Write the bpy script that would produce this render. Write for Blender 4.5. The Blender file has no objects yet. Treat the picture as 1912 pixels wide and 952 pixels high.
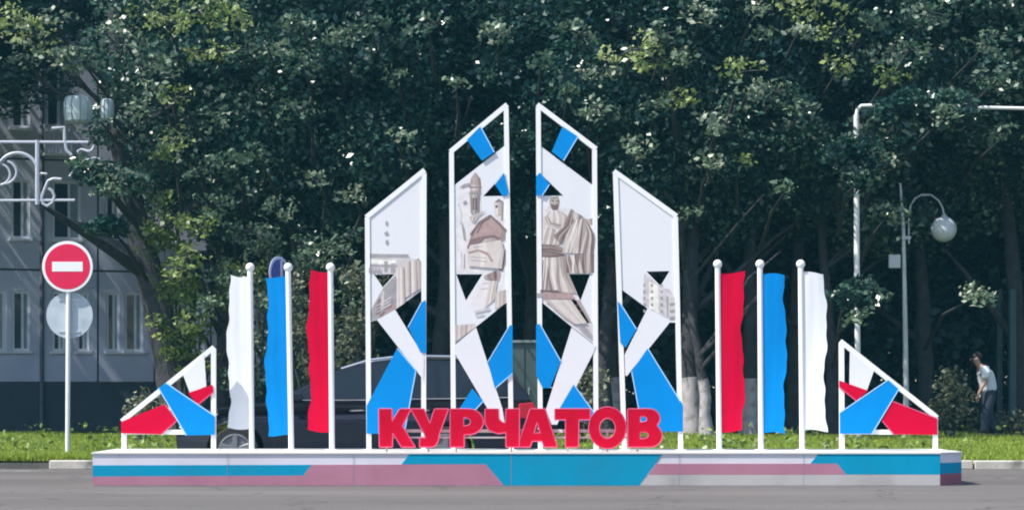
import bpy, bmesh, math, random
import numpy as np
from mathutils import Vector, Matrix
from mathutils.geometry import tessellate_polygon

S = bpy.context.scene
COL = S.collection
R = math.radians
rnd = random.Random(7)
nr = np.random.RandomState(11)

# ------------------------------------------------------------------ camera, light, exposure
F = 4500.0; CX = 956.0; HY = 731.0; CH = 1.17      # focal (px of a 1912 wide picture), centre, horizon, eye height
cam_d = bpy.data.cameras.new('camera'); cam = bpy.data.objects.new('camera', cam_d); COL.objects.link(cam)
cam.location = (0, 0, CH); cam.rotation_euler = (R(90), 0, 0)
cam_d.sensor_width = 36; cam_d.lens = 36 * F / 1912.0
cam_d.shift_y = (HY - 476) / 1912.0
cam_d.clip_end = 3000; cam_d.clip_start = 0.5
S.camera = cam

SUN_EL, SUN_FRONT = R(54), R(27)
sd = Vector((-math.cos(SUN_EL) * math.cos(SUN_FRONT), -math.cos(SUN_EL) * math.sin(SUN_FRONT), math.sin(SUN_EL)))
w = bpy.data.worlds.new('World'); S.world = w; w.use_nodes = True
nt = w.node_tree
sky = nt.nodes.new('ShaderNodeTexSky'); sky.sky_type = 'NISHITA'; sky.sun_disc = False
sky.sun_elevation = SUN_EL; sky.sun_rotation = math.atan2(sd.x, sd.y)
nt.links.new(sky.outputs[0], nt.nodes['Background'].inputs[0])
nt.nodes['Background'].inputs[1].default_value = 0.15
sl = bpy.data.lights.new('sun', 'SUN'); sl.energy = 4.6; sl.angle = R(0.5); sl.color = (1.0, 0.95, 0.86)
so = bpy.data.objects.new('sun', sl); COL.objects.link(so); so.rotation_euler = sd.to_track_quat('Z', 'Y').to_euler()
S.view_settings.view_transform = 'Standard'; S.view_settings.look = 'None'
S.view_settings.gamma = 1.0; S.view_settings.exposure = 0.60
S.cycles.max_bounces = 6; S.cycles.transparent_max_bounces = 6
S.cycles.use_denoising = True
S.cycles.filter_width = 2.0

# ------------------------------------------------------------------ helpers
def P(px, py, D):
    return Vector(((px - CX) / F * D, D, CH - (py - HY) / F * D))
def XZ(pts, D):
    return [((x - CX) / F * D, CH - (y - HY) / F * D) for x, y in pts]

MATS = {}
def mat(name, col, rough=0.6, var=0.08, scale=6.0, bump=0.0, bscale=40.0, metal=0.0, spec=0.5, dirt=None, dirt_scale=1.5, dirt_lo=0.5, dirt_hi=0.75):
    if name in MATS: return MATS[name]
    m = bpy.data.materials.new(name); m.use_nodes = True
    n = m.node_tree.nodes; L = m.node_tree.links; b = n['Principled BSDF']
    tc = n.new('ShaderNodeTexCoord')
    ns = n.new('ShaderNodeTexNoise'); ns.inputs['Scale'].default_value = scale; ns.inputs['Detail'].default_value = 6
    L.new(tc.outputs['Object'], ns.inputs['Vector'])
    rp = n.new('ShaderNodeValToRGB')
    rp.color_ramp.elements[0].position = 0.3; rp.color_ramp.elements[1].position = 0.7
    rp.color_ramp.elements[0].color = [max(0, c * (1 - var)) for c in col] + [1]
    rp.color_ramp.elements[1].color = [min(1, c * (1 + var)) for c in col] + [1]
    L.new(ns.outputs['Fac'], rp.inputs[0]); out = rp.outputs[0]
    if dirt:
        d = n.new('ShaderNodeTexNoise'); d.inputs['Scale'].default_value = dirt_scale; d.inputs['Detail'].default_value = 9
        L.new(tc.outputs['Object'], d.inputs['Vector'])
        mr = n.new('ShaderNodeMapRange'); mr.inputs[1].default_value = dirt_lo; mr.inputs[2].default_value = dirt_hi
        L.new(d.outputs['Fac'], mr.inputs[0])
        mx = n.new('ShaderNodeMixRGB'); mx.inputs[2].default_value = list(dirt) + [1]
        L.new(mr.outputs[0], mx.inputs[0]); L.new(out, mx.inputs[1]); out = mx.outputs[0]
    L.new(out, b.inputs['Base Color'])
    b.inputs['Roughness'].default_value = rough; b.inputs['Metallic'].default_value = metal
    b.inputs['Specular IOR Level'].default_value = spec
    if bump:
        bn = n.new('ShaderNodeTexNoise'); bn.inputs['Scale'].default_value = bscale; bn.inputs['Detail'].default_value = 8
        L.new(tc.outputs['Object'], bn.inputs['Vector'])
        bp = n.new('ShaderNodeBump'); bp.inputs['Strength'].default_value = bump; bp.inputs['Distance'].default_value = 0.02
        L.new(bn.outputs['Fac'], bp.inputs['Height']); L.new(bp.outputs[0], b.inputs['Normal'])
    MATS[name] = m; return m

def leafmat(name, dark, light, trans=0.25, rough=0.42, pale=None):
    m = bpy.data.materials.new(name); m.use_nodes = True
    n = m.node_tree.nodes; L = m.node_tree.links; b = n['Principled BSDF']
    tc = n.new('ShaderNodeTexCoord'); ns = n.new('ShaderNodeTexNoise'); ns.inputs['Scale'].default_value = 1.1; ns.inputs['Detail'].default_value = 5
    L.new(tc.outputs['Object'], ns.inputs['Vector'])
    geo = n.new('ShaderNodeNewGeometry')
    ad = n.new('ShaderNodeMath'); ad.operation = 'MULTIPLY_ADD'; ad.inputs[1].default_value = 0.45
    L.new(geo.outputs['Random Per Island'], ad.inputs[0]); 
    oi = n.new('ShaderNodeObjectInfo')
    a2 = n.new('ShaderNodeMath'); a2.operation = 'MULTIPLY_ADD'; a2.inputs[1].default_value = 0.3
    L.new(oi.outputs['Random'], a2.inputs[0]); L.new(ns.outputs['Fac'], a2.inputs[2]); L.new(a2.outputs[0], ad.inputs[2])
    rp = n.new('ShaderNodeValToRGB'); rp.color_ramp.elements[0].position = 0.40; rp.color_ramp.elements[1].position = 0.74
    rp.color_ramp.elements[0].color = list(dark) + [1]; rp.color_ramp.elements[1].color = list(light) + [1]
    if pale:
        e = rp.color_ramp.elements.new(0.80); e.color = list(pale) + [1]
    m7 = n.new('ShaderNodeMath'); m7.operation = 'MULTIPLY'; m7.inputs[1].default_value = 0.7; L.new(ad.outputs[0], m7.inputs[0])
    L.new(m7.outputs[0], rp.inputs[0]); L.new(rp.outputs[0], b.inputs['Base Color'])
    b.inputs['Roughness'].default_value = rough; b.inputs['Specular IOR Level'].default_value = 0.55
    t = n.new('ShaderNodeBsdfTranslucent'); L.new(rp.outputs[0], t.inputs[0])
    mx = n.new('ShaderNodeMixShader'); mx.inputs[0].default_value = trans
    L.new(b.outputs[0], mx.inputs[1]); L.new(t.outputs[0], mx.inputs[2]); L.new(mx.outputs[0], n['Material Output'].inputs[0])
    MATS[name] = m; return m

WHITE = mat('white_paint', (0.80, 0.80, 0.80), 0.35, 0.02, 3, dirt=(0.66, 0.65, 0.62), dirt_scale=3, dirt_lo=0.6, dirt_hi=0.9)
PWASH = None
PANELW = mat('white_panel', (0.71, 0.71, 0.74), 0.5, 0.02, 2, spec=.25)
BLUE = mat('blue_panel', (0.0, 0.23, 0.62), 0.5, 0.05, 3, spec=.12)
BLUET = mat('light_blue_trim', (0.35, 0.60, 0.90), 0.4, 0.03)
RED = mat('red_panel', (0.58, 0.0, 0.035), 0.6, 0.05, 3, spec=.06)
REDT = mat('pink_trim', (0.66, 0.08, 0.18), 0.4, 0.03)
REDL = mat('red_letter', (0.54, 0.0, 0.026), 0.55, 0.08, 4, spec=.08)
FLW = mat('flag_white', (0.76, 0.77, 0.80), 0.7, 0.02, 2, spec=.2)
PW = mat('plinth_white', (0.60, 0.58, 0.65), 0.75, 0.05, 2, 0.15, 50, dirt=(0.50, 0.48, 0.53), dirt_scale=1.2)
PG = mat('plinth_pale_grey', (0.42, 0.40, 0.40), 0.8, 0.06, 2, 0.15, 50, dirt=(0.27, 0.25, 0.25), dirt_scale=1.2)
PB = mat('plinth_blue', (0.0, 0.26, 0.44), 0.8, 0.06, 2, 0.15, 50, spec=0.15, dirt=(0.01, 0.22, 0.36), dirt_scale=1.2)
PR = mat('plinth_rose', (0.38, 0.16, 0.23), 0.85, 0.08, 2, 0.15, 50, dirt=(0.33, 0.13, 0.20), dirt_scale=1.2)
PDR = mat('plinth_dark_red', (0.24, 0.07, 0.12), 0.75, 0.08, 2, 0.15, 50)
PT = mat('plinth_top', (0.62, 0.61, 0.57), 0.7, 0.04, 3, 0.1, 60)

class MB:
    def __init__(s): s.v = []; s.f = []; s.mi = []; s.m = 0
    def add(s, vs, fs):
        o = len(s.v); s.v += [tuple(v) for v in vs]
        for f in fs: s.f.append([i + o for i in f]); s.mi.append(s.m)
    def box(s, a, b):
        x0, y0, z0 = a; x1, y1, z1 = b
        s.add([(x0,y0,z0),(x1,y0,z0),(x1,y1,z0),(x0,y1,z0),(x0,y0,z1),(x1,y0,z1),(x1,y1,z1),(x0,y1,z1)],
              [(0,3,2,1),(4,5,6,7),(0,1,5,4),(1,2,6,5),(2,3,7,6),(3,0,4,7)])
    def tube(s, path, rad, n=8, cap=True):
        path = [Vector(p) for p in path]
        if not isinstance(rad, (list, tuple)): rad = [rad] * len(path)
        rings = []; prev = None
        for i, p in enumerate(path):
            t = (path[min(i+1, len(path)-1)] - path[max(i-1, 0)])
            if t.length < 1e-9: t = Vector((0,0,1))
            t.normalize()
            if prev is None:
                u = t.cross(Vector((0,1,0)))
                if u.length < 0.1: u = t.cross(Vector((1,0,0)))
            else: u = prev - t * prev.dot(t)
            u.normalize(); prev = u; v = t.cross(u)
            rings.append([p + (u * math.cos(2*math.pi*k/n) + v * math.sin(2*math.pi*k/n)) * rad[i] for k in range(n)])
        vs = [q for r_ in rings for q in r_]; fs = []
        for i in range(len(path)-1):
            for k in range(n):
                a = i*n+k; b = i*n+(k+1) % n
                fs.append((a, b, b+n, a+n))
        if cap:
            fs.append(tuple(range(n-1, -1, -1))); fs.append(tuple(range((len(path)-1)*n, len(path)*n)))
        s.add(vs, fs)
    def prism(s, poly, y0, y1, holes=()):
        loops = [list(poly)] + [list(h) for h in holes]
        flat = [p for l in loops for p in l]; N = len(flat)
        tr = tessellate_polygon([[Vector((p[0], p[1], 0)) for p in l] for l in loops])
        vs = [(p[0], y0, p[1]) for p in flat] + [(p[0], y1, p[1]) for p in flat]
        fs = [tuple(t) for t in tr] + [tuple(i + N for i in reversed(t)) for t in tr]
        o = 0
        for l in loops:
            k = len(l)
            for i in range(k):
                a = o+i; b = o+(i+1) % k
                fs.append((a, b, b+N, a+N))
            o += k
        s.add(vs, fs)
    def bar(s, p, q, w_, y0, y1):           # flat bar between two XZ points
        p = Vector(p); q = Vector(q); d = (q-p).normalized(); n_ = Vector((-d.y, d.x)) * (w_/2)
        s.prism([p+n_, q+n_, q-n_, p-n_], y0, y1)
    def lathe(s, prof, c, n=20, axis='z'):  # prof (r, h)
        c = Vector(c); vs = []; fs = []
        for (r_, h) in prof:
            for k in range(n):
                a = 2*math.pi*k/n
                if axis == 'z': vs.append(c + Vector((r_*math.cos(a), r_*math.sin(a), h)))
                else: vs.append(c + Vector((r_*math.cos(a), h, r_*math.sin(a))))
        for i in range(len(prof)-1):
            for k in range(n):
                a = i*n+k; b = i*n+(k+1) % n
                fs.append((a, b, b+n, a+n))
        fs.append(tuple(range(n-1, -1, -1))); fs.append(tuple(range((len(prof)-1)*n, len(prof)*n)))
        s.add(vs, fs)
    def ball(s, c, r_, n=16, sz=1.0):
        s.lathe([(max(1e-4, r_*math.sin(math.pi*i/n)), -r_*sz*math.cos(math.pi*i/n)) for i in range(n+1)], c, n)
    def build(s, name, m, parent=None, smooth=False, kind=None, bevel=0.0, label=None, fix=True):
        me = bpy.data.meshes.new(name); me.from_pydata(s.v, [], s.f)
        ms = m if isinstance(m, (list, tuple)) else [m]
        for q in ms: me.materials.append(q)
        if len(ms) > 1: me.polygons.foreach_set('material_index', s.mi)
        if fix:
            bm = bmesh.new(); bm.from_mesh(me); bmesh.ops.recalc_face_normals(bm, faces=bm.faces)
            if bevel:
                bmesh.ops.bevel(bm, geom=list(bm.edges), offset=bevel, segments=1, affect='EDGES', clamp_overlap=True)
            bm.to_mesh(me); bm.free()
        if smooth:
            me.polygons.foreach_set('use_smooth', [True]*len(me.polygons))
            try: me.set_sharp_from_angle(angle=R(40))
            except Exception: pass
        o = bpy.data.objects.new(name, me); COL.objects.link(o)
        if parent: o.parent = parent; o.matrix_parent_inverse = Matrix.Translation(-parent.location) if False else Matrix()
        if parent and parent.type == 'EMPTY':
            for v in me.vertices: v.co -= parent.location
        if parent and parent.type != 'EMPTY' and parent.parent and parent.parent.type == 'EMPTY':
            for v in me.vertices: v.co -= parent.parent.location
        if kind: o['kind'] = kind
        if label: o['label'] = label
        return o

def thing(name, label, cat, loc, group=None):
    o = bpy.data.objects.new(name, None); COL.objects.link(o); o.location = loc; o.empty_display_size = 0.2
    o['label'] = label; o['category'] = cat
    if group: o['group'] = group
    return o
def tag(o, label, cat, group=None):
    o['label'] = label; o['category'] = cat
    if group: o['group'] = group
    return o

# ------------------------------------------------------------------ ground
ASPH = bpy.data.materials.new('asphalt'); ASPH.use_nodes = True
def asphalt():
    n = ASPH.node_tree.nodes; L = ASPH.node_tree.links; b = n['Principled BSDF']
    g = n.new('ShaderNodeTexCoord')
    big = n.new('ShaderNodeTexNoise'); big.inputs['Scale'].default_value = 0.35; big.inputs['Detail'].default_value = 6
    mp = n.new('ShaderNodeMapping'); mp.inputs['Scale'].default_value = (0.35, 1.6, 1)
    L.new(g.outputs['Object'], mp.inputs[0]); L.new(mp.outputs[0], big.inputs['Vector'])
    fine = n.new('ShaderNodeTexNoise'); fine.inputs['Scale'].default_value = 60; fine.inputs['Detail'].default_value = 4
    L.new(g.outputs['Object'], fine.inputs['Vector'])
    r1 = n.new('ShaderNodeValToRGB'); r1.color_ramp.elements[0].position = 0.35; r1.color_ramp.elements[1].position = 0.7
    r1.color_ramp.elements[0].color = (0.100, 0.089, 0.082, 1); r1.color_ramp.elements[1].color = (0.145, 0.130, 0.121, 1)
    L.new(big.outputs['Fac'], r1.inputs[0])
    r2 = n.new('ShaderNodeValToRGB'); r2.color_ramp.elements[0].position = 0.35; r2.color_ramp.elements[1].position = 0.65
    r2.color_ramp.elements[0].color = (0.6, 0.6, 0.6, 1); r2.color_ramp.elements[1].color = (1.3, 1.3, 1.3, 1)
    L.new(fine.outputs['Fac'], r2.inputs[0])
    mx = n.new('ShaderNodeMixRGB'); mx.blend_type = 'MULTIPLY'; mx.inputs[0].default_value = 1
    L.new(r1.outputs[0], mx.inputs[1]); L.new(r2.outputs[0], mx.inputs[2])
    # tar-filled cracks
    vo = n.new('ShaderNodeTexVoronoi'); vo.feature = 'DISTANCE_TO_EDGE'; vo.inputs['Scale'].default_value = 0.33
    wn = n.new('ShaderNodeTexNoise'); wn.inputs['Scale'].default_value = 1.2; wn.inputs['Detail'].default_value = 5
    L.new(g.outputs['Object'], wn.inputs['Vector'])
    vm = n.new('ShaderNodeVectorMath'); vm.operation = 'MULTIPLY_ADD'; vm.inputs[1].default_value = (1.3, 1.3, 0)
    L.new(wn.outputs['Color'], vm.inputs[0]); L.new(g.outputs['Object'], vm.inputs[2]); L.new(vm.outputs[0], vo.inputs['Vector'])
    cr = n.new('ShaderNodeMapRange'); cr.inputs[1].default_value = 0.0; cr.inputs[2].default_value = 0.012; cr.inputs[3].default_value = 0.42; cr.inputs[4].default_value = 1.0
    L.new(vo.outputs['Distance'], cr.inputs[0])
    m2 = n.new('ShaderNodeMixRGB'); m2.blend_type = 'MULTIPLY'; m2.inputs[0].default_value = 1
    L.new(mx.outputs[0], m2.inputs[1]); L.new(cr.outputs[0], m2.inputs[2]); L.new(m2.outputs[0], b.inputs['Base Color'])
    b.inputs['Roughness'].default_value = 0.85
    bp = n.new('ShaderNodeBump'); bp.inputs['Strength'].default_value = 0.35; bp.inputs['Distance'].default_value = 0.01
    L.new(fine.outputs['Fac'], bp.inputs['Height']); L.new(bp.outputs[0], b.inputs['Normal'])
asphalt()
g = MB(); g.add([(-700,-200,0),(700,-200,0),(700,1500,0),(-700,1500,0)], [(0,1,2,3)])
g.build('road', ASPH, kind='structure')
# grass bank behind the kerb: rises gently
SOIL = mat('bank_soil', (0.06, 0.085, 0.022), 0.95, 0.4, 1.5, 0.6, 12)
def bank_z(x, y):
    t = max(0.0, min(1.0, (y - 36.7) / 14.0))
    return 0.12 + 0.12 * t + 0.02 * math.sin(x*1.3 + y*0.7) * t
g = MB(); nx, ny = 80, 60
xs = [-60 + 120 * i/nx for i in range(nx+1)]; ys = [36.72 + 90 * (j/ny)**1.6 for j in range(ny+1)]
vv = [(x, y, bank_z(x, y)) for y in ys for x in xs]
g.add(vv, [(j*(nx+1)+i, j*(nx+1)+i+1, (j+1)*(nx+1)+i+1, (j+1)*(nx+1)+i) for j in range(ny) for i in range(nx)])
g.build('ground', SOIL, kind='structure', smooth=True)

# kerb stones, one by one
KERB = mat('kerb_concrete', (0.46, 0.43, 0.38), 0.85, 0.12, 4, 0.3, 30, dirt=(0.20, 0.19, 0.16), dirt_scale=2.5, dirt_lo=0.55, dirt_hi=0.7)
KERBD = mat('kerb_dropped_shade', (0.10, 0.10, 0.09), 0.9, 0.2, 4, 0.3, 30)  # dark colour carries the shadow at the lowered kerb
kb = MB(); kb.box((-60, 36.62, -0.05), (60, 36.71, 0.09)); kerb = kb.build('kerb', KERBD, kind='structure')
kst = None
k = 0
x = -12.0
while x < 12.0:
    px = CX + x * F / 36.5
    if px + 110 < 85: x += 1.0; continue
    jz = 0.14 + rnd.uniform(-0.012, 0.008)
    if kst is None:
        q = MB(); q.box((0, 0, 0), (0.975, 0.19, 0.14)); kst = q.build('kerb_stone', KERB, bevel=0.015); kst.parent = kerb
        c = kst
    else:
        c = kst.copy(); COL.objects.link(c); c.parent = kerb
    c.location = (x, 36.44 + rnd.uniform(-.012, .012), jz - 0.14 + 0.0); c.rotation_euler = (rnd.uniform(-.02, .02), 0, rnd.uniform(-.01, .01))
    x += 1.0
# worn painted road lines
LINE = mat('worn_line', (0.30, 0.28, 0.27), 0.9, 0.2, 3, dirt=(0.11, 0.10, 0.095), dirt_scale=6, dirt_lo=0.42, dirt_hi=0.55)
q = MB(); q.box((5.95, 32.6, 0.002), (30, 32.72, 0.004)); q.build('road_marking', LINE, kind='structure')
q = MB(); q.box((-30, 35.3, 0.002), (-6.9, 35.6, 0.004)); q.build('road_marking', LINE, kind='structure')

# ------------------------------------------------------------------ plinth
PLN = thing('plinth', 'long low plinth painted in white, blue and rose bands, carrying the whole display', 'plinth', (0, 31, 0))
D0 = 30.0; ZT = CH - (844 - HY) / F * D0
XL = (173 - CX)/F*D0; XR = (1755 - CX)/F*D0; XC = (1795 - CX)/F*30.3
q = MB(); q.v = []
plan = [(XL, 30.0), (XR, 30.0), (XC, 30.3), (XC, 31.9), (XL, 31.9)]
N = len(plan)
q.add([(a, b, 0) for a, b in plan] + [(a, b, ZT-0.02) for a, b in plan], [tuple(range(N-1,-1,-1)), tuple(range(N, 2*N))] + [(i, (i+1)%N, (i+1)%N+N, i+N) for i in range(N)])
q.build('body', PW, PLN)
o_ = 0.018
plan2 = [(XL-o_, 30-o_), (XR+o_*.4, 30-o_), (XC+o_, 30.3-o_*.4), (XC+o_, 31.9+o_), (XL-o_, 31.9+o_)]
q = MB(); q.add([(a, b, ZT-0.018) for a, b in plan2] + [(a, b, ZT) for a, b in plan2], [tuple(range(N-1,-1,-1)), tuple(range(N, 2*N))] + [(i, (i+1)%N, (i+1)%N+N, i+N) for i in range(N)])
q.build('top_slab', PT, PLN)
def band(pts, m, nm='painted_band', seam=True):
    q = MB(); q.prism(XZ(pts, D0), D0-0.008, D0-0.001); q.build(nm, m, PLN)
band([(173,868),(582,867),(566,887),(173,889)], PB)
band([(173,889),(566,887),(582,867),(907,866),(941,905.5),(173,905.5)], PR)
band([(765,846.5),(953,846.5),(953,905.5),(941,905.5),(907,866),(750,866)], PB)
band([(955,846.5),(1237,846.5),(1193,905.5),(955,905.5)], PB)
band([(1227,865),(1563,865),(1580,885),(1212,885)], PR)
band([(1212,885.5),(1755,885.5),(1755,905.5),(1195,905.5)], PG)
band([(1528,846.5),(1755,846.5),(1755,885),(1580,885),(1563,865),(1513,865)], PB)
# joints between the cladding panels
JN = mat('joint_dark', (0.22, 0.24, 0.28), 0.9)
for px in (425, 660, 954, 1268, 1500):
    q = MB(); a = (px-CX)/F*D0; q.box((a-0.0025, D0-0.010, 0.005), (a+0.0025, D0-0.0085, ZT-0.025)); q.build('panel_joint', JN, PLN)
# slanting right end, three bands
dx, dy = XC - XR, 0.3
nl = math.hypot(dx, dy); nx_, ny_ = dy/nl, -dx/nl
for (za, zb, m) in ((ZT-0.13, ZT-0.022, PW), (0.15, ZT-0.131, PB), (0.005, 0.149, PDR)):
    q = MB(); e = 0.006
    a = (XR+dx*.01, 30.0+dy*.01); b = (XC-dx*.01, 30.3-dy*.01)
    q.add([(a[0]+nx_*.001, a[1]+ny_*.001, za), (b[0]+nx_*.001, b[1]+ny_*.001, za), (b[0]+nx_*e, b[1]+ny_*e, za), (a[0]+nx_*e, a[1]+ny_*e, za),
           (a[0]+nx_*.001, a[1]+ny_*.001, zb), (b[0]+nx_*.001, b[1]+ny_*.001, zb), (b[0]+nx_*e, b[1]+ny_*e, zb), (a[0]+nx_*e, a[1]+ny_*e, zb)],
          [(0,3,2,1),(4,5,6,7),(0,1,5,4),(1,2,6,5),(2,3,7,6),(3,0,4,7)])
    q.build('painted_band', m, PLN)

# ------------------------------------------------------------------ steles
DS = 31.0; TW = 0.062
SEP = [mat('print_pale', (0.56,0.52,0.53), .6, .14, 16), mat('print_sand', (0.60,0.50,0.42), .6, .14, 16), mat('print_cream', (0.76,0.74,0.66), .6, .14, 16),
       mat('print_rose', (0.40,0.27,0.26), .6, .14, 16), mat('print_brown', (0.22,0.145,0.145), .6, .14, 16), mat('print_grey', (0.33,0.31,0.32), .6, .14, 16),
       mat('print_dark', (0.09,0.065,0.07), .6, .14, 16), mat('print_olive', (0.42,0.40,0.33), .6, .14, 16), mat('print_wash', (0.70,0.66,0.66), .6, .10, 10)]
def bars(t, segs, wpx=9.5, nm='frame'):
    for i, (a, b) in enumerate(segs):
        A, B = XZ([a, b], DS)
        q = MB(); e = 0.0005 * i
        if abs(a[0]-b[0]) < 20:      # post: vertical-ish
            A = (A[0], A[1]); 
            if abs(B[1] - ZT) < 0.06: B = (B[0], ZT)
            q.bar(A, B, TW, DS-0.035-e, DS+0.035+e); q.build('post', WHITE, t)
            if abs(B[1] - ZT) < 1e-6:
                q = MB(); q.box((B[0]-0.07, DS-0.07, ZT), (B[0]+0.07, DS+0.07, ZT+0.012)); q.build('base_plate', WHITE, t)
        else:
            q.bar(A, B, TW, DS-0.035-e, DS+0.035+e); q.build('rail', WHITE, t)
def panel(t, pts, m, lay=1, holes=(), trim=None, tm=None, nm='panel', th=0.010):
    y1 = DS - 0.037 - 0.006*lay; y0 = y1 - 0.005
    if lay < 0: y1 = DS - 0.012; y0 = DS - 0.024
    q = MB(); q.prism(XZ(pts, DS), y0, y1, [XZ(h, DS) for h in holes]); o = q.build(nm, m, t)
    if trim:
        q = MB()
        for (a, b) in trim:
            A, B = XZ([pts[a], pts[b]], DS); q.bar(A, B, 0.014, y0-0.003, y1-0.001)
        q.build('edge_trim', tm or BLUET, t)
    return o
for i_ in range(9):          # nine ink tones from pale to dark sepia, index 9..17
    f_ = (i_/8.0)**0.85; SEP.append(mat('ink_tone_%s' % 'abcdefghi'[i_], (0.72*(1-f_)+0.10*f_, 0.645*(1-f_)+0.045*f_, 0.60*(1-f_)+0.042*f_), .6, .06, 10))
def strips(left, right, n, tones, sub=8, wob=0.0, seed=0):
    # shaded drawing of a rounded or draped form: n strips between two outlines, one ink tone each
    rr = random.Random(seed)
    def at(pl, f):
        k = f*(len(pl)-1); i = min(int(k), len(pl)-2); g_ = k-i
        return (pl[i][0]*(1-g_)+pl[i+1][0]*g_, pl[i][1]*(1-g_)+pl[i+1][1]*g_)
    out = []; ph = [rr.uniform(0, 6) for _ in range(n+1)]
    def pt(j, f):
        a, b = at(left, f), at(right, f); u = j/n
        if 0 < j < n: u += wob*math.sin(ph[j]+f*4)/n
        return (a[0]+(b[0]-a[0])*u, a[1]+(b[1]-a[1])*u)
    for j in range(n):
        tone = tones[j % len(tones)] if not callable(tones) else tones((j+.5)/n)
        poly = [pt(j, f/sub) for f in range(sub+1)] + [pt(j+1, f/sub) for f in range(sub, -1, -1)]
        out.append((9+max(0, min(8, int(round(tone)))), poly))
    return out
cyl = lambda lo, hi: (lambda u: lo+(hi-lo)*min(1, abs(u-.33)*1.5))
def prt(t, items, y=None, lines=()):
    for (mi, w_, pts_) in lines: items = items + [(mi, q_) for q_ in strokes(pts_, w_)]
    y = y or DS - 0.024
    q = MB()
    for i, (mi, pts) in enumerate(items):
        q.m = mi; e = 0.00025 * (i % 60)
        z = XZ(pts, DS); tr = tessellate_polygon([[Vector((p[0], p[1], 0)) for p in z]])
        q.add([(p[0], y - 0.001 - e, p[1]) for p in z], [tuple(f) for f in tr])
    me_o = q.build('printed_picture', SEP, t, fix=False)
    return me_o
def ell(cx, cy, rx, ry, n=12, a0=0, a1=360):
    return [(cx + rx*math.cos(R(a0+(a1-a0)*i/n)), cy + ry*math.sin(R(a0+(a1-a0)*i/n))) for i in range(n + (0 if a1-a0 == 360 else 1))]
def strokes(pts, w_):
    out = []
    for i in range(len(pts)-1):
        a = Vector(pts[i]); b = Vector(pts[i+1]); d = (b-a)
        if d.length < .01: continue
        d.normalize(); n_ = Vector((-d.y, d.x))*w_/2
        out.append([tuple(a+n_-d*w_*.2), tuple(b+n_+d*w_*.2), tuple(b-n_+d*w_*.2), tuple(a-n_-d*w_*.2)])
    return out

def tloc(px): return ((px-CX)/F*DS, DS, ZT)
# left triangle
t = thing('stele', 'low triangular stele at the left end with red, blue and white plates', 'stele', tloc(316), 'steles of the display')
bars(t, [((399,650),(399,838)), ((232,786),(232,838)), ((228,786),(400,648)), ((232,806),(399,806))])
panel(t, [(227,787),(308,754),(332,784),(302,810),(228,808)], RED, 1, trim=[(1,2),(2,3)], tm=REDT)
panel(t, [(352,733),(398,718),(399,732),(370,755)], RED, 1, trim=[(2,3)], tm=REDT)
panel(t, [(343,700),(382,661),(386,721),(355,733)], PANELW, 0)
panel(t, [(297,724),(311,714.5),(402,776),(402,811),(349,812)], BLUE, 2, trim=[(1,2),(4,0)])
# right triangle
t = thing('stele', 'low triangular stele at the right end with red, blue and white plates', 'stele', tloc(1660), 'steles of the display')
bars(t, [((1571,640),(1572,838)), ((1746,779),(1746,838)), ((1569,637),(1749,779)), ((1572,806),(1746,806))])
panel(t, [(1566,710),(1620,729),(1598,748),(1566,722)], RED, 1, trim=[(2,3)], tm=REDT)
panel(t, [(1586,655),(1631,692),(1618,728),(1585,718)], PANELW, 0)
panel(t, [(1664,748),(1749,781),(1749,811),(1668,810),(1646,785)], RED, 1, trim=[(0,1),(4,3)], tm=REDT)
panel(t, [(1657,709),(1677,726),(1627,809),(1567,809),(1567,770)], BLUE, 2, trim=[(1,2),(4,0)])

# left middle
t = thing('stele', 'second tallest stele on the left, printed with a grey industrial building', 'stele', tloc(738), 'steles of the display')
bars(t, [((686,406),(689,838)), ((792,324),(791,838)), ((684,406),(793,318))])
main = [(684,408),(790,320),(794,322),(793,540),(786,543),(738,578),(704,597),(690,601),(684,592)]
panel(t, main, PANELW, -1, holes=[[(699,513),(737,512),(715,536.5)]])
panel(t, [(704,597),(738,578),(789,661),(792,668),(791,709)], PANELW, 0)
panel(t, [(787,565),(795,560),(796,660),(785,657),(762,611)], BLUE, 1, trim=[(4,0)])
panel(t, [(742,650),(777,691),(755,809),(685,809),(685,757)], BLUE, 1, trim=[(1,2),(0,1)])
it = [(5,[(686,474),(762,475),(766,482),(686,482)]), (0,[(686,482),(766,482),(780,487),(784,500),(786,541),(738,575),(737,512),(699,512),(686,512)]),
      (2,[(686,485),(740,486),(738,494),(686,492)]), (5,[(686,494),(742,495),(742,499),(686,498)]), (5,[(718,488),(724,488),(724,508),(718,508)]), (5,[(730,492),(738,492),(738,510),(730,510)]),
      (5,[(716,537),(738,514),(741,520),(740,574),(705,595),(690,599),(687,590),(700,566)]),
      (0,[(712,545),(718,542),(716,578),(709,582)]), (5,[(722,545),(734,540),(733,572),(722,576)]),
      (4,[(706,560),(712,556),(710,584),(702,588)]), (3,[(740,548),(748,545),(748,566),(741,570)]),
      (3,[(756,490),(763,488),(764,552),(757,557)]), (3,[(768,487),(774,486),(776,545),(769,549)]), (4,[(779,484),(783,483),(785,541),(780,544)]),
      (5,[(764,489),(767,488),(768,549),(765,551)]), (3,[(748,500),(752,499),(753,560),(749,562)]),
      (2,ell(747,517,5,3.5)), (2,ell(748,528,5,4)), (2,[(742,536),(750,534),(751,556),(744,560)]),
      (0,[(742,502),(754,500),(754,510),(742,512)]), (3,[(776,500),(781,498),(786,520),(786,540),(778,544)]),
      (5,[(720,414),(724,413),(724,421),(720,421)]), (5,[(717,435),(724,432),(726,438),(720,440)]), (5,[(720,449),(725,448),(725,456),(720,456)]),
      (3,[(722,572),(735,566),(738,576),(716,590)]), (4,[(712,584),(720,581),(716,591),(708,594)])]
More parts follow.
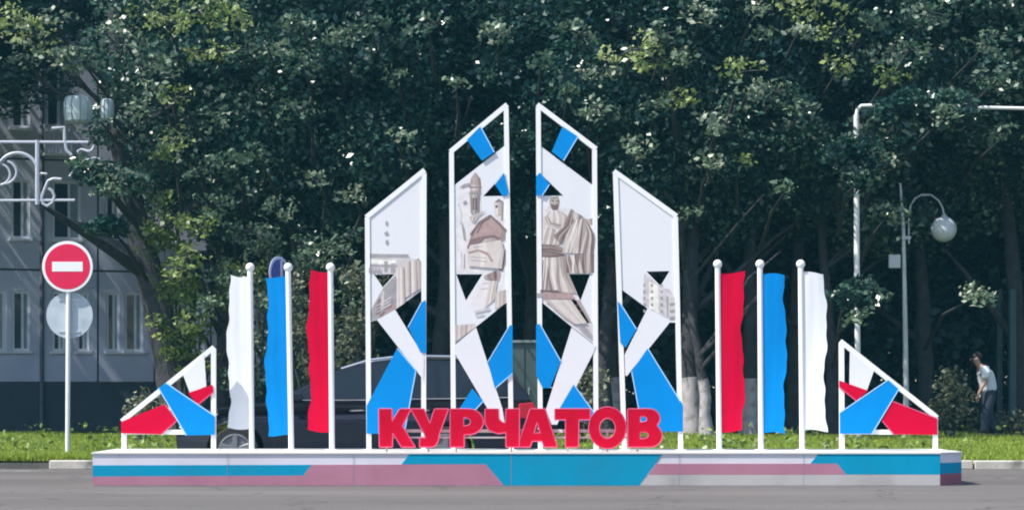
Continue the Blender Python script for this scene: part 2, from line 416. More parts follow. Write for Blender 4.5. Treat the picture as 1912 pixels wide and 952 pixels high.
it += strips([(755,489),(757,556)], [(766,487),(767,550)], 6, cyl(1,4)) + strips([(767,487),(768,549)], [(779,484),(780,542)], 6, cyl(0,4)) + strips([(779,485),(781,542)], [(787,488),(787,538)], 4, [2,3,4,3])
it += strips([(741,500),(741,576)], [(754,498),(756,566)], 6, [0,2,1,0,2,3])
for xx in (689, 695, 701, 707): it.append((5,[(xx,500),(xx+3,500),(xx+3,510),(xx,510)]))
for yy in (556, 562, 568): it.append((0,[(704,yy+14),(730,yy-2),(731,yy),(704,yy+16)]))
prt(t, it)

# left central
t = thing('stele', 'tallest stele left of centre, printed with a domed church', 'stele', tloc(900), 'steles of the display')
bars(t, [((843,284),(847,838)), ((945,202),(955,838)), ((841,284),(947,196))])
panel(t, [(872,262),(897,237),(923,285),(900,301)], BLUE, 1, trim=[(1,2)])
main = [(845,349),(942,273),(947,273),(952,564),(944,566),(889,610),(845,645)]
panel(t, main, PANELW, -1, holes=[[(941,325),(946.5,366),(902,367)],[(852,512),(901,512),(870,561)]])
panel(t, [(941,323),(949,360),(947,366),(938,366),(924,345)], BLUE, 1, trim=[(4,0)])
panel(t, [(848,645),(889,611),(938,762),(944,799),(932,799),(848,657)], PANELW, 0)
panel(t, [(952,607),(957,607),(957,697),(924,725),(911,675)], BLUE, 1, trim=[(4,0),(2,3)])
panel(t, [(882,725),(902,749),(872,781),(850,790),(853,770)], BLUE, 1, trim=[(1,2)])
it = [(8,[(858,352),(880,336),(898,346),(900,400),(918,402),(944,410),(946,500),(930,560),(900,578),(878,570),(874,564),(905,510),(852,509),(850,460),(852,400)])]
it += strips([(887,322),(879,334),(877,346)], [(887.5,322),(897,334),(898,346)], 7, cyl(3,6))
it += strips([(877,346),(878,364)], [(898,346),(897,364)], 7, cyl(1,5))
it += [(4,[(876,349),(899,349),(899,351),(876,351)]), (5,[(876,360),(898,360),(898,363),(876,363)])]
it += strips([(877,364),(880,400)], [(896,364),(894,400)], 7, cyl(2,6))
it += [(6,[(883,370),(885,370),(885,392),(883,392)]), (6,[(889,370),(891,370),(891,392),(889,392)]), (5,[(857,351),(866,344),(877,342),(877,346),(866,350)]), (5,[(864,378),(870,374),(872,378),(866,382)])]
it += strips([(893,398),(876,406),(880,414)], [(908,393),(892,406),(886,417)], 4, [3,1,4,2])
it += strips([(914,404),(896,415),(882,432),(874,458)], [(916,404),(932,414),(946,431),(942,447)], 12, lambda u: 2+3.2*abs(u-.45)*2, 10, .6, 3)
it += [(3,[(914,410),(926,418),(936,432),(934,443),(921,438),(903,442),(893,449),(888,444),(893,428),(902,416)])]
it += [(4,[(872,462),(878,448),(890,444),(904,441),(922,439),(936,446),(930,449),(921,443),(905,446),(897,454),(884,457),(875,468)]), (4,[(913,402),(916,401),(947,430),(944,434),(916,405),(896,418),(880,440),(877,438),(894,414)])]
it += strips([(878,458),(872,472),(874,497)], [(936,448),(941,468),(937,502)], 12, lambda u: 0.3+2.2*abs(u-.4), 8, .5, 5)
it += [(3,[(874,470),(893,466),(913,474),(921,488),(917,489),(910,477),(893,469),(875,473)]), (5,[(908,463),(914,461),(916,470),(911,471)]), (5,ell(941,437,4,5)), (5,ell(888,440,4,5)), (0,ell(883,449,3,5))]
it += strips([(934,377),(935,412)], [(940,377),(939,412)], 3, [2,4,6])
it += strips([(922,380),(925,403)], [(934,378),(935,402)], 4, [1,0,2,3])
it += [(6,ell(927,386,2,3)), (4,[(922,379),(931,372),(940,377),(931,376)]), (5,[(862,414),(868,428),(870,450),(866,448),(863,430)])]
it += strips([(943,466),(936,492),(931,505)], [(947,464),(945,490),(938,506)], 3, [4,6,5])
it += strips([(904,515),(905,521),(914,523)], [(933,502),(934,514),(931,525)], 5, [4,6,5,7,4])
it += strips([(914,525),(905,575)], [(929,524),(923,560)], 5, [1,2,0,3,2]) + strips([(925,546),(924,578)], [(947,540),(947,565)], 6, [2,1,3,2,4,2])
it += [(0,[(885,580),(916,574),(913,579),(886,584)]), (0,[(887,588),(906,584),(902,589),(888,591)])]
it += strips([(846,608),(847,640)], [(888,604),(885,613)], 9, [2,3,1,3,2,4,1,2,1])
prt(t, it, lines=[(4,1.2,[(880,368),(880,398)]),(4,1.2,[(887,368),(887,398)]),(4,1.0,[(877,358),(897,358)]),(4,1.2,[(904,414),(916,405),(930,414),(946,434)]),(6,1.2,[(890,436),(902,414),(916,408)]),
 (5,1.0,[(880,480),(910,482)]),(5,1.0,[(880,486),(908,489)]),(5,1.0,[(884,462),(902,460)]),(5,1.0,[(920,452),(934,456),(936,480)]),(3,1.0,[(878,470),(892,466),(912,472)]),(5,1.0,[(862,470),(862,500)]),(5,1.0,[(868,474),(868,502)]),
 (3,1.0,[(900,530),(918,528)]),(3,1.0,[(898,540),(916,538)]),(5,.9,[(856,380),(862,400),(860,420)]),(4,1.0,[(926,378),(931,372),(936,378)]),(3,1.0,[(850,612),(884,610)]),(3,1.0,[(850,622),(872,620)])])

# right central
t = thing('stele', 'tallest stele right of centre, printed with two seated robed figures', 'stele', tloc(1060), 'steles of the display')
bars(t, [((1005,202),(1009,838)), ((1110,280),(1113,838)), ((1003,196),(1113,279))])
panel(t, [(1050,237),(1079,256),(1052,301),(1030,284)], BLUE, 1, trim=[(1,2)])
main = [(1005,273),(1009,273),(1110,349),(1113,352),(1113,645),(1069,611),(1015,567),(1007,563)]
panel(t, main, PANELW, -1, holes=[[(1009,325),(1052,366),(1008,366)],[(1055,512),(1102,512),(1084,561)]])
panel(t, [(1008,323),(1026,345),(1012,366),(1001,366),(1001,330)], BLUE, 1, trim=[(1,2)])
panel(t, [(1067,611),(1112,646),(1106,662),(1040,792),(1030,792),(1019,765)], PANELW, 0)
panel(t, [(1001,605),(1008,605),(1047,674),(1027,724),(1013,724),(1001,700)], BLUE, 1, trim=[(1,2)])
panel(t, [(1071,717),(1109,770),(1100,785),(1045,785),(1040,770)], BLUE, 1, trim=[(0,1)])
it = [(8,[(1012,386),(1052,386),(1066,392),(1092,404),(1108,432),(1110,508),(1060,511),(1084,562),(1104,602),(1070,608),(1030,576),(1009,556),(1009,420)])]
it += strips([(1028,367),(1025,376),(1027,388),(1034,394)], [(1042,367),(1045,376),(1043,388),(1037,394)], 6, cyl(2,5))
it += [(7,ell(1036,374,7,6)), (16,[(1028,380),(1036,383),(1043,381),(1042,390),(1036,396),(1030,390)]), (17,[(1029,374),(1034,375),(1034,376.5),(1029,376)]), (17,[(1038,375),(1043,374),(1043,376),(1038,376.5)])]
it += strips([(1026,394),(1014,408),(1009,430),(1008,456)], [(1044,392),(1060,404),(1058,430),(1044,458)], 14, [1,2,0,3,1,0,2,4,1,0,2,3,1,4], 10, .9, 2)
it += strips([(1016,408),(1022,424),(1040,430)], [(1022,402),(1030,416),(1048,420)], 4, [1,4,2,5], 8, .4, 6)
it += strips([(1066,390),(1052,424),(1034,440),(1036,446)], [(1072,394),(1070,420),(1056,440),(1048,456)], 6, [6,5,7,4,6,7], 9, .6, 4)
it += strips([(1068,392),(1066,402),(1070,412)], [(1084,402),(1084,410),(1080,418)], 5, [5,2,1,3,6])
it += strips([(1072,412),(1056,440),(1050,472)], [(1092,408),(1096,436),(1088,474)], 13, [2,5,1,0,4,1,6,2,0,3,7,4,2], 10, .9, 8)
it += strips([(1088,406),(1096,436),(1090,474),(1092,508)], [(1094,410),(1112,440),(1111,470),(1110,508)], 8, [4,6,3,1,5,7,6,4], 10, .6, 9)
it += [(17,[(1060,440),(1074,430),(1079,432),(1064,446)]), (16,[(1054,462),(1070,452),(1086,436),(1089,440),(1072,459),(1057,465)])]
it += strips([(1094,410),(1098,420)], [(1106,408),(1106,420)], 4, [3,2,4,5])
it += strips([(1008,452),(1030,454),(1052,462)], [(1008,480),(1030,481),(1054,478)], 7, [4,6,5,7,5,6,7], 8, .4, 11)
it += strips([(1009,480),(1009,510),(1009,542)], [(1026,481),(1026,512),(1022,544)], 8, [1,4,0,5,2,0,6,3], 9, .7, 12)
it += strips([(1026,481),(1024,520),(1026,544)], [(1056,480),(1062,512),(1078,548)], 12, [6,2,0,1,3,5,2,1,4,3,5,4], 9, .6, 13)
it += strips([(1056,478),(1058,510)], [(1090,474),(1092,511)], 11, [7,3,6,1,0,4,7,6,2,5,7], 8, .7, 14)
it += strips([(1092,476),(1093,510)], [(1109,474),(1109,509)], 6, [5,1,2,0,4,6], 8, .5, 15)
it += [(16,[(1009,541),(1042,542),(1046,546),(1009,546)]), (5,[(1003,547),(1046,548),(1046,552),(1003,556)]), (3,[(1016,547),(1066,547),(1074,558),(1016,558)])]
it += strips([(1016,559),(1052,592),(1072,605)], [(1083,560),(1098,588),(1105,603)], 8, [3,1,1,2,1,2,3,4])
it += [(0,[(1070,606),(1108,604),(1112,640),(1086,622)]), (5,[(1080,612),(1090,608),(1112,630),(1112,641),(1092,626)])]
prt(t, it, lines=[(4,1.3,[(1018,404),(1014,420),(1010,440)]),(4,1.0,[(1024,412),(1020,432),(1022,448)]),(4,1.0,[(1034,406),(1030,428),(1034,450)]),(4,1.0,[(1044,402),(1046,420),(1040,440)]),(6,1.2,[(1066,391),(1076,398),(1086,404),(1096,418),(1108,440)]),
 (4,1.0,[(1076,414),(1070,436),(1062,460)]),(4,1.0,[(1084,420),(1080,440),(1074,464)]),(6,1.1,[(1008,468),(1040,472),(1058,478)]),(4,1.0,[(1034,486),(1042,514),(1056,540)]),(4,1.0,[(1044,486),(1052,512),(1066,540)]),(6,1.0,[(1014,486),(1012,520)]),
 (4,1.0,[(1068,484),(1066,506)]),(6,1.0,[(1080,478),(1082,508)]),(4,1.0,[(1098,462),(1098,500)]),(3,1.0,[(1020,568),(1080,570)]),(3,1.0,[(1034,578),(1088,580)]),(6,1.0,[(1028,370),(1040,370)]),(5,1.0,[(1026,386),(1020,396)])])

# right middle
t = thing('stele', 'second tallest stele on the right, mostly plain with a faint apartment tower print', 'stele', tloc(1215), 'steles of the display')
bars(t, [((1149,324),(1166,838)), ((1261,405),(1271,838)), ((1146,320),(1263,404))])
main = [(1148,322),(1152,322),(1261,406),(1267,602),(1250,602),(1209,576),(1164,543),(1155,540)]
panel(t, main, PANELW, -1, holes=[[(1207,507),(1250,506),(1233,534)]])
panel(t, [(1209,575),(1251,601),(1170,702),(1167,700),(1166,662)], PANELW, 0)
panel(t, [(1153,563),(1158,567),(1188,614),(1168,649),(1158,640)], BLUE, 1, trim=[(1,2)])
panel(t, [(1209,650),(1270,749),(1275,757),(1275,805),(1200,805),(1179,693)], BLUE, 1, trim=[(0,1),(5,4)])
it = [(0,[(1202,512),(1208,512),(1226,530),(1240,535),(1240,592),(1212,575),(1200,568)]), (2,[(1211,525),(1228,533),(1230,585),(1212,574)]), (0,[(1228,536),(1250,540),(1262,560),(1262,598),(1252,598),(1238,590)]),
      (5,[(1244,552),(1248,554),(1248,592),(1245,594)])]
for yy in range(530, 586, 12):
    for xx in (1201, 1215, 1233): it.append((5, [(xx, yy+14*0), (xx+4, yy), (xx+4, yy+5), (xx, yy+5)]))
for yy in (566, 579, 592): it.append((5, [(1250, yy), (1262, yy-2), (1262, yy+2), (1250, yy+4)]))
prt(t, it)

# ------------------------------------------------------------------ flags on poles
def flag(px, ptop, pxb, fx0, fx1, ft, fb, m, label, seed):
    rr = random.Random(seed)
    D = 31.2
    s_ = lambda p: (p-CX)/F*D
    t = thing('flagpole', label, 'flag', (s_(pxb), D, ZT), 'flags on ball-topped poles')
    zt = CH - (ptop-HY)/F*D
    q = MB(); q.tube([(s_(pxb), D, ZT), (s_(px), D, zt)], 0.036, 14); q.build('pole', WHITE, t, smooth=True)
    q = MB(); q.ball((s_(px), D, zt+0.02), 0.058, 16); q.build('ball_finial', WHITE, t, smooth=True)
    q = MB(); q.lathe([(0.085, 0), (0.085, 0.012), (0.05, 0.014)], (s_(pxb), D, ZT), 16); q.build('base_plate', WHITE, t)
    # cloth sheet, wavy free edge, slight drape, thin solid
    x0, x1 = s_(fx0), s_(fx1); za = CH-(ft-HY)/F*D; zb = CH-(fb-HY)/F*D
    left = fx0 < px; xin = s_(px) if True else 0
    nu, nv = 10, 60; ph = rr.uniform(0, 6)
    vs = []
    for layer in (0, 1):
        for j in range(nv+1):
            v = j/nv; z = za + (zb-za)*v
            edge = 0.020*math.sin(v*9+ph) + 0.010*math.sin(v*23+ph*2) + 0.006*math.sin(v*47+ph)
            xi = s_(px + (pxb-px)*((za-z)/(za-ZT)))
            for i in range(nu+1):
                u = i/nu
                xo = (x0+0.02 if left else x1-0.02) + edge
                x = xi + (xo-xi)*u
                yy = D - 0.012 + 0.010*u*math.sin(v*6+ph+u*2) + 0.0015*math.sin(u*14+v*3)
                zz = z + (0.018*math.sin(u*5+ph) - 0.02*u)*(1-abs(2*v-1)) + (-(0.03*math.sin(u*3+ph)) if v in (0., 1.) else 0)*u
                vs.append((x, yy + (0.006 if layer else 0), zz))
    q = MB(); M = (nu+1)*(nv+1); fs = []
    for j in range(nv):
        for i in range(nu):
            a = j*(nu+1)+i
            fs.append((a, a+1, a+nu+2, a+nu+1)); fs.append((a+M, a+nu+1+M, a+nu+2+M, a+1+M))
    for j in range(nv):
        for i in (0, nu):
            a = j*(nu+1)+i; fs.append((a, a+nu+1, a+nu+1+M, a+M))
    for i in range(nu):
        for j in (0, nv):
            a = j*(nu+1)+i; fs.append((a, a+1, a+1+M, a+M))
    q.add(vs, fs); q.build('flag', m, t, smooth=True)
flag(467,502,470, 424,467, 516,800, FLW, 'white flag on a ball-topped pole in the left group, nearest the left triangle', 1)
flag(538,502,544, 495,538, 516,811, BLUE, 'blue flag between the white and red ones in the left group', 2)
flag(617,502,620, 574,617, 508,806, RED, 'red flag in the left group, next to the printed industrial stele', 3)
flag(1340,496,1343, 1340,1390, 510,806, RED, 'red flag in the right group, next to the faint tower stele', 4)
flag(1419,496,1421, 1419,1469, 512,808, BLUE, 'blue flag between the red and white ones in the right group', 5)
flag(1495,496,1498, 1495,1544, 508,802, FLW, 'white flag on a ball-topped pole in the right group, nearest the right triangle', 6)

# ------------------------------------------------------------------ red letters
DL = 30.32
t = thing('letter_sign', 'big red block letters spelling the town name along the plinth front', 'letter sign', ((972-CX)/F*DL, DL, ZT))
def arc(cx, cy, rx, ry, a0, a1, n=10):
    return [(cx+rx*math.cos(R(a0+(a1-a0)*i/n)), cy-ry*math.sin(R(a0+(a1-a0)*i/n))) for i in range(n+1)]
T_, B_ = 763, 834
LET = [
 ('letter', [[(708,T_),(732,T_),(733,786),(747,T_),(768,T_),(752,795),(776,B_),(750,B_),(734,808),(733,B_),(709,B_)]]),
 ('letter', [[(767,T_),(792,T_),(803,790),(812,T_),(838,T_),(820,812)] + arc(806,814,14,20,0,-90,6)[1:] + [(784,B_),(784,817),(795,817),(792,808)]]),
 ('letter', [[(841,T_),(870,T_)] + arc(875,787,28,24,80,-80,9) + [(867,811),(867,B_),(841,B_)], [(866,779),(872,779)] + arc(871,787,8,7,80,-80,6) + [(866,795)]]),
 ('letter', [[(906,T_),(931,T_),(932,782)] + [(938,788),(944,789),(945,T_),(970,T_),(970,B_),(945,B_),(945,807),(930,809),(913,803),(906,790)]]),
 ('letter', [[(990,T_),(1018,T_),(1041,B_),(1016,B_),(1012,823),(994,823),(990,B_),(966,B_)], [(997,808),(1009,808),(1003,788)]]),
 ('letter', [[(1036,T_),(1102,T_),(1102,783),(1081,783),(1080,B_),(1056,B_),(1056,783),(1036,783)]]),
 ('letter', [arc(1134,798,35,39,0,360,28)[:-1], arc(1134,799,15,19,0,360,20)[:-1]]),
 ('letter', [[(1172,T_),(1208,T_)] + arc(1212,781,20,18,80,-45,7) + arc(1214,813,22,21,45,-88,8) + [(1172,B_)], [(1195,777),(1202,777)] + arc(1202,782,6,5,80,-80,5) + [(1195,788)], [(1195,806),(1203,806)] + arc(1203,812,8,6,80,-80,5) + [(1195,819)]]),
]
for i, (nm, loops) in enumerate(LET):
    y0 = DL - 0.05 - 0.004*(i % 2); 
    q = MB(); q.prism(XZ(loops[0], DL), y0, DL+0.05, [XZ(h, DL) for h in loops[1:]])
    q.build('letter', REDL, t)
    # paler raised rim along the outline of the face
    for l in loops:
        q = MB(); z = XZ(l, DL)
        for a in range(len(z)):
            q.tube([(z[a][0], y0+0.004, z[a][1]), (z[(a+1)%len(z)][0], y0+0.004, z[(a+1)%len(z)][1])], 0.0085, 5)
        q.build('rim', REDT, t)
RAIL = WHITE
for (py, th) in ((803.5, 0.022), (816, 0.012)):
    z = CH-(py-HY)/F*30.42
    q = MB(); q.box(((712-CX)/F*30.42, 30.40, z-th), ((1230-CX)/F*30.42, 30.43, z+th*.8)); q.build('support_rail', RAIL, t)
for px in (722, 800, 852, 955, 1060, 1134, 1190):
    a = (px-CX)/F*30.4; q = MB(); q.box((a-0.012, 30.385, ZT), (a+0.012, 30.40, CH-(803-HY)/F*30.42)); q.build('foot', WHITE, t)

# ------------------------------------------------------------------ car parked behind the display
CARP = mat('car_paint', (0.009, 0.013, 0.025), 0.25, 0.05, 2, spec=0.35); CARP.node_tree.nodes['Principled BSDF'].inputs['Coat Weight'].default_value = 0.15
GLASS = mat('car_glass', (0.012, 0.02, 0.028), 0.08, 0.1, 3, spec=0.4)
CHROME = mat('chrome', (0.75, 0.76, 0.78), 0.2, 0.02, metal=0.9)
RUB = mat('rubber', (0.02, 0.02, 0.02), 0.8)
ALLOY = mat('alloy', (0.20, 0.21, 0.23), 0.45, 0.05, metal=0.3)
CLEAR = mat('headlight_lens', (0.55, 0.65, 0.72), 0.12, 0.05)
TAIL = mat('tail_lens', (0.45, 0.01, 0.03), 0.2, 0.05)
BLK = mat('black_trim', (0.012, 0.012, 0.014), 0.6)
t = thing('parked_car', 'dark blue-black estate car parked along the kerb behind the display', 'car', (-2.2, 35.2, 0))
CX0, CY, HW = -4.80, 35.2, 0.9
def carp(pts): return [(CX0+a, b) for a, b in pts]
def warc(c, r_, n=12): return [(c+r_*math.cos(a), 0.34+r_*math.sin(a)) for a in [math.pi - math.pi*i/n for i in range(n+1)]][::-1]
low = [(0.02,0.28),(0.0,0.5),(0.05,0.70),(0.16,0.82),(0.45,0.91),(0.9,0.965),(1.34,1.02),(2.5,1.035),(3.6,1.05),(4.7,1.07),(5.08,1.04),(5.17,0.9),(5.2,0.62),(5.18,0.36),(5.05,0.27)]
low = low + warc(3.86, .41) + warc(0.86, .41)
low = [p if p[1] >= 0.27 else (p[0], 0.27) for p in low]
q = MB(); q.prism(carp(low), CY-HW, CY+HW)
body = q
def taper(v):
    x, y, z = v; u = (x-CX0)/5.2; s = 1.0
    s -= 0.16*max(0, (0.14-u)/0.14)**2 + 0.10*max(0, (u-0.88)/0.12)**2
    s -= 0.05*max(0, (z-0.75))/0.3
    return (x, CY+(y-CY)*s, z)
body.v = [taper(v) for v in body.v]
bo = body.build('body', CARP, t, bevel=0.018)
def gw(z): return 0.845 - 0.24*(z-1.02)/0.62
gh = [(1.34,1.02),(1.75,1.20),(2.25,1.44),(2.7,1.585),(3.2,1.635),(3.8,1.63),(4.35,1.57),(4.75,1.42),(5.08,1.04)]
q = MB(); q.prism(carp(gh), -1, 1); q.v = [(x, CY + (1 if y > 0 else -1)*gw(z), z) for x, y, z in q.v]
q.build('cabin', CARP, t, bevel=0.012)
def sideglass(pts, nm='side_window'):
    for s in (-1, 1):
        z = carp(pts); tr = tessellate_polygon([[Vector((p[0], p[1], 0)) for p in z]])
        q = MB(); n_ = len(z)
        q.add([(a, CY+s*(gw(b)+0.001), b) for a, b in z]+[(a, CY+s*(gw(b)+0.007), b) for a, b in z],
              [tuple(f) for f in tr]+[tuple(i+n_ for i in f) for f in tr]+[(i,(i+1)%n_,(i+1)%n_+n_,i+n_) for i in range(n_)])
        q.build(nm, GLASS, t)
sideglass([(1.62,1.07),(1.86,1.20),(2.30,1.41),(2.68,1.53),(2.74,1.53),(2.76,1.07)])
sideglass([(2.84,1.07),(2.83,1.55),(3.2,1.58),(3.68,1.575),(3.72,1.08)])
sideglass([(3.80,1.09),(3.77,1.565),(4.25,1.53),(4.55,1.42),(4.78,1.12)])
for s in (-1, 1):
    q = MB(); q.tube([(CX0+a, CY+s*(gw(b)+0.006), b) for a, b in [(1.60,1.05),(2.7,1.052),(4.8,1.09)]], 0.009, 6); q.build('window_trim', CHROME, t)
    q = MB(); q.tube([(CX0+a, CY+s*(0.64-0.02), b) for a, b in [(2.35,1.50),(2.75,1.625),(3.25,1.685),(3.9,1.675),(4.35,1.61)]], 0.018, 8); q.build('roof_rail', CHROME, t, smooth=True)
    q = MB(); q.box((CX0+1.6, CY+s*0.86-0.10*(s<0), 1.03), (CX0+1.82, CY+s*0.86+0.10*(s>0), 1.16)); m_ = q.build('wing_mirror', CARP, t, bevel=0.025)
    for (a0) in (1.42, 2.78, 3.70):
        q = MB(); q.box((CX0+a0, CY+s*(HW+0.0005)-0.002, 0.36), (CX0+a0+0.008, CY+s*(HW+0.0005)+0.002, 0.78)); q.build('door_gap', BLK, t)
    for a0 in (2.5, 3.42):
        q = MB(); q.tube([(CX0+a0, CY+s*(HW-.02), .90), (CX0+a0+0.03, CY+s*(HW+0.02), .90), (CX0+a0+0.17, CY+s*(HW+0.02), .905), (CX0+a0+0.2, CY+s*(HW-0.02), .905)], 0.012, 6); q.build('door_handle', CHROME, t)
    q = MB(); q.box((CX0+1.3, CY+s*HW-0.012, 0.27), (CX0+3.42, CY+s*HW+0.012, 0.36)); q.build('side_skirt', BLK, t, bevel=0.01)
    q = MB(); yy = CY+s*(HW*0.80); q.prism(carp([(0.045,0.66),(0.14,0.79),(0.62,0.86),(0.52,0.72),(0.1,0.62)]), yy-0.075, yy+0.075); 
    q.v = [(x, CY+s*(0.715+ (x-CX0)*0.24) + (y-yy), z) for x, y, z in q.v]; q.build('headlight', CLEAR, t, bevel=0.008)
    q = MB(); q.prism(carp([(4.86,0.80),(4.90,1.0),(5.10,1.02),(5.19,0.86),(5.16,0.78)]), CY+s*0.80-0.06, CY+s*0.80+0.06); q.build('tail_light', TAIL, t, bevel=0.008)
    for wx in (0.86, 3.86):
        c = (CX0+wx, CY+s*(HW-0.11), 0.34)
        q = MB(); q.lathe([(0.2,-0.11),(0.32,-0.11),(0.34,-0.08),(0.34,0.08),(0.32,0.11),(0.2,0.11)], c, 28, 'y'); w_ = q.build('wheel', RUB, t, smooth=True)
        q = MB(); yo = s*0.114
        q.lathe([(0.235, yo-0.02),(0.235, yo+0.02),(0.215, yo+0.025*s),(0.205, yo)] if s > 0 else [(0.235, yo+0.02),(0.235, yo-0.02),(0.215, yo-0.025),(0.205, yo)], c, 28, 'y'); q.build('rim', ALLOY, w_)
        q = MB(); q.lathe([(0.2, yo-0.012*s), (0.2, yo-0.008*s)], c, 20, 'y'); q.build('hub_recess', BLK, w_)
        q = MB()
        for k_ in range(5):
            a = 2*math.pi*k_/5+0.3; d = Vector((math.cos(a), 0, math.sin(a))); pr = Vector((-d.z, 0, d.x)); c_ = Vector(c)+Vector((0, yo+0.012*s, 0))
            q.add([c_+d*.02+pr*.03, c_+d*.225+pr*.045, c_+d*.225-pr*.045, c_+d*.02-pr*.03]+[v+Vector((0,0.014*s,0)) for v in (c_+d*.02+pr*.03, c_+d*.225+pr*.03, c_+d*.225-pr*.03, c_+d*.02-pr*.03)],
                  [(0,1,2,3),(4,5,6,7),(0,1,5,4),(1,2,6,5),(2,3,7,6),(3,0,4,7)])
        q.lathe([(0.05, yo), (0.05, yo+0.03*s)], c, 12, 'y'); q.build('spokes', ALLOY, w_)
q = MB(); q.prism(carp([(1.38,1.055),(1.76,1.225),(2.25,1.46),(2.6,1.575),(2.6,1.56),(2.25,1.43),(1.75,1.19),(1.38,1.03)]), CY-0.6, CY+0.6); q.build('windscreen', GLASS, t)
q = MB(); q.prism(carp([(4.42,1.565),(4.76,1.45),(5.05,1.12),(5.03,1.10),(4.74,1.42),(4.4,1.55)]), CY-0.6, CY+0.6); q.build('rear_window', GLASS, t)
q = MB(); q.box((CX0-0.015, CY-0.5, 0.42), (CX0+0.03, CY+0.5, 0.60)); q.build('grille', BLK, t)
q = MB(); q.box((CX0+0.03, CY-0.84, 0.18), (CX0+5.1, CY+0.84, 0.26)); q.build('underbody', BLK, t)

# ------------------------------------------------------------------ road signs
SIGNR = mat('sign_red', (0.68, 0.0, 0.06), 0.35, 0.03); SIGNB = mat('sign_blue', (0.01, 0.03, 0.35), 0.35, 0.03)
GALV = mat('galvanised', (0.50, 0.53, 0.55), 0.45, 0.08, 5, metal=0.3); SIGNK = mat('sign_back', (0.44, 0.50, 0.56), 0.5, 0.08, 5, dirt=(0.33,0.40,0.44), dirt_scale=6)
D = 38.0; c = P(127, 498, D); sc = D/F
t = thing('no_entry_sign', 'round red no entry sign with a white bar on a thin pole', 'road sign', (c.x, D, bank_z(c.x, D)))
q = MB(); q.tube([(P(126,0,D).x, D, bank_z(c.x,D)-.1), (P(128,0,D).x, D, c.z+0.3)], 0.036, 12); q.build('pole', WHITE, t, smooth=True)
q = MB(); q.lathe([(47*sc, -0.048), (47.5*sc, -0.040), (47.5*sc, -0.036)], (c.x, D, c.z), 40, 'y'); q.build('rim', WHITE, t)
q = MB(); q.lathe([(42*sc, -0.052), (42.3*sc, -0.0482)], (c.x, D, c.z), 40, 'y'); q.build('red_disc', SIGNR, t)
q = MB(); q.box((c.x-28.5*sc, D-0.056, c.z-9*sc), (c.x+28.5*sc, D-0.0525, c.z+9*sc)); q.build('white_bar', WHITE, t)
c2 = P(129, 588, D); q = MB(); q.lathe([(43.5*sc, 0.036), (43.5*sc, 0.044)], (c2.x, D, c2.z), 40, 'y'); q.build('reversed_disc', SIGNK, t, label='pale grey back of a second round sign facing away')
for dz in (-0.26, 0.24):
    q = MB(); q.box((c2.x-0.17, D+0.024, c2.z+dz-0.013), (c2.x+0.17, D+0.0355, c2.z+dz+0.013)); q.build('bracket', GALV, t)
c = P(521, 510, D)
t = thing('mandatory_sign', 'round blue road sign with a pale rim, seen edge-on behind the blue flag', 'road sign', (c.x, D, bank_z(c.x, D)))
def tilt(q, c, ang):
    for i, v in enumerate(q.v):
        d = Vector(v)-Vector(c); q.v[i] = tuple(Vector(c)+Vector((d.x*math.cos(ang)-d.y*math.sin(ang), d.x*math.sin(ang)+d.y*math.cos(ang), d.z)))
cc = (c.x, D-0.04, c.z)
q = MB(); q.lathe([(0.265, -0.008), (0.265, 0.0)], cc, 36, 'y'); tilt(q, cc, R(60)); q.build('rim', mat('sign_rim', (0.55,0.56,0.80), .4), t)
q = MB(); q.lathe([(0.215, -0.012), (0.215, -0.009)], cc, 36, 'y'); tilt(q, cc, R(60)); q.build('blue_disc', SIGNB, t)
q = MB(); q.tube([(c.x+.03, D, bank_z(c.x,D)-.1), (c.x+.03, D, c.z+0.2)], 0.028, 10); q.build('pole', GALV, t, smooth=True)

# ------------------------------------------------------------------ lamp, white gantry, posts
D = 49.0
t = thing('street_lamp', 'thin park lamp post with a curved arm and a white globe', 'street lamp', (P(1692,0,D).x, D, 0.2))
q = MB(); q.tube([P(1693,820,D), P(1690,600,D), P(1687,430,D), P(1681,342,D)], [0.065,0.05,0.04,0.025], 10); q.build('post', GALV, t, smooth=True)
q = MB(); q.tube([P(1697,455,D),P(1697,410,D),P(1700,385,D),P(1708,371,D),P(1720,364,D),P(1738,364,D),P(1752,374,D),P(1760,388,D),P(1763,403,D)], 0.02, 8); q.build('arm', GALV, t, smooth=True)
q = MB(); q.ball(P(1762,428,D), 0.262, 24); q.build('globe', mat('globe_glass', (0.62,0.66,0.70), 0.3, 0.03), t, smooth=True)
p = P(1763,405,D); q = MB(); q.lathe([(0.05,-0.03),(0.06,0.02),(0.03,0.06)], p, 14); q.build('globe_cap', GALV, t)
p = P(1689,444,D); q = MB(); q.box((p.x-.06,D-.05,p.z-.03),(p.x+.12,D+.05,p.z+.03)); q.build('clamp', GALV, t)
p = P(1668,488,D); q = MB(); q.box((p.x-.10,D-.06,p.z-.14),(p.x+.14,D+.06,p.z+.14)); q.build('control_box', GALV, t, bevel=.01)
D = 47.6
t = thing('sign_gantry', 'tall white pipe gantry reaching over the right edge, half lost in leaves', 'gantry', (P(1600,0,D).x, D, 0.2))
q = MB(); q.tube([P(1603,835,D), P(1600,500,D), P(1599,215,D)], 0.056, 14); q.build('pole', WHITE, t, smooth=True)
q = MB(); q.tube([P(1599,215,D), P(1601,205,D), P(1608,198,D), P(1640,197,D), P(1912,203,D), P(2100,207,D)], 0.036, 12); q.build('beam', WHITE, t, smooth=True)
q = MB(); q.tube([P(2095,207,D), P(2098,845,D)], 0.062, 14); q.build('pole', WHITE, t, smooth=True)
GRP = mat('green_post_paint', (0.02, 0.07, 0.08), 0.5, 0.1)
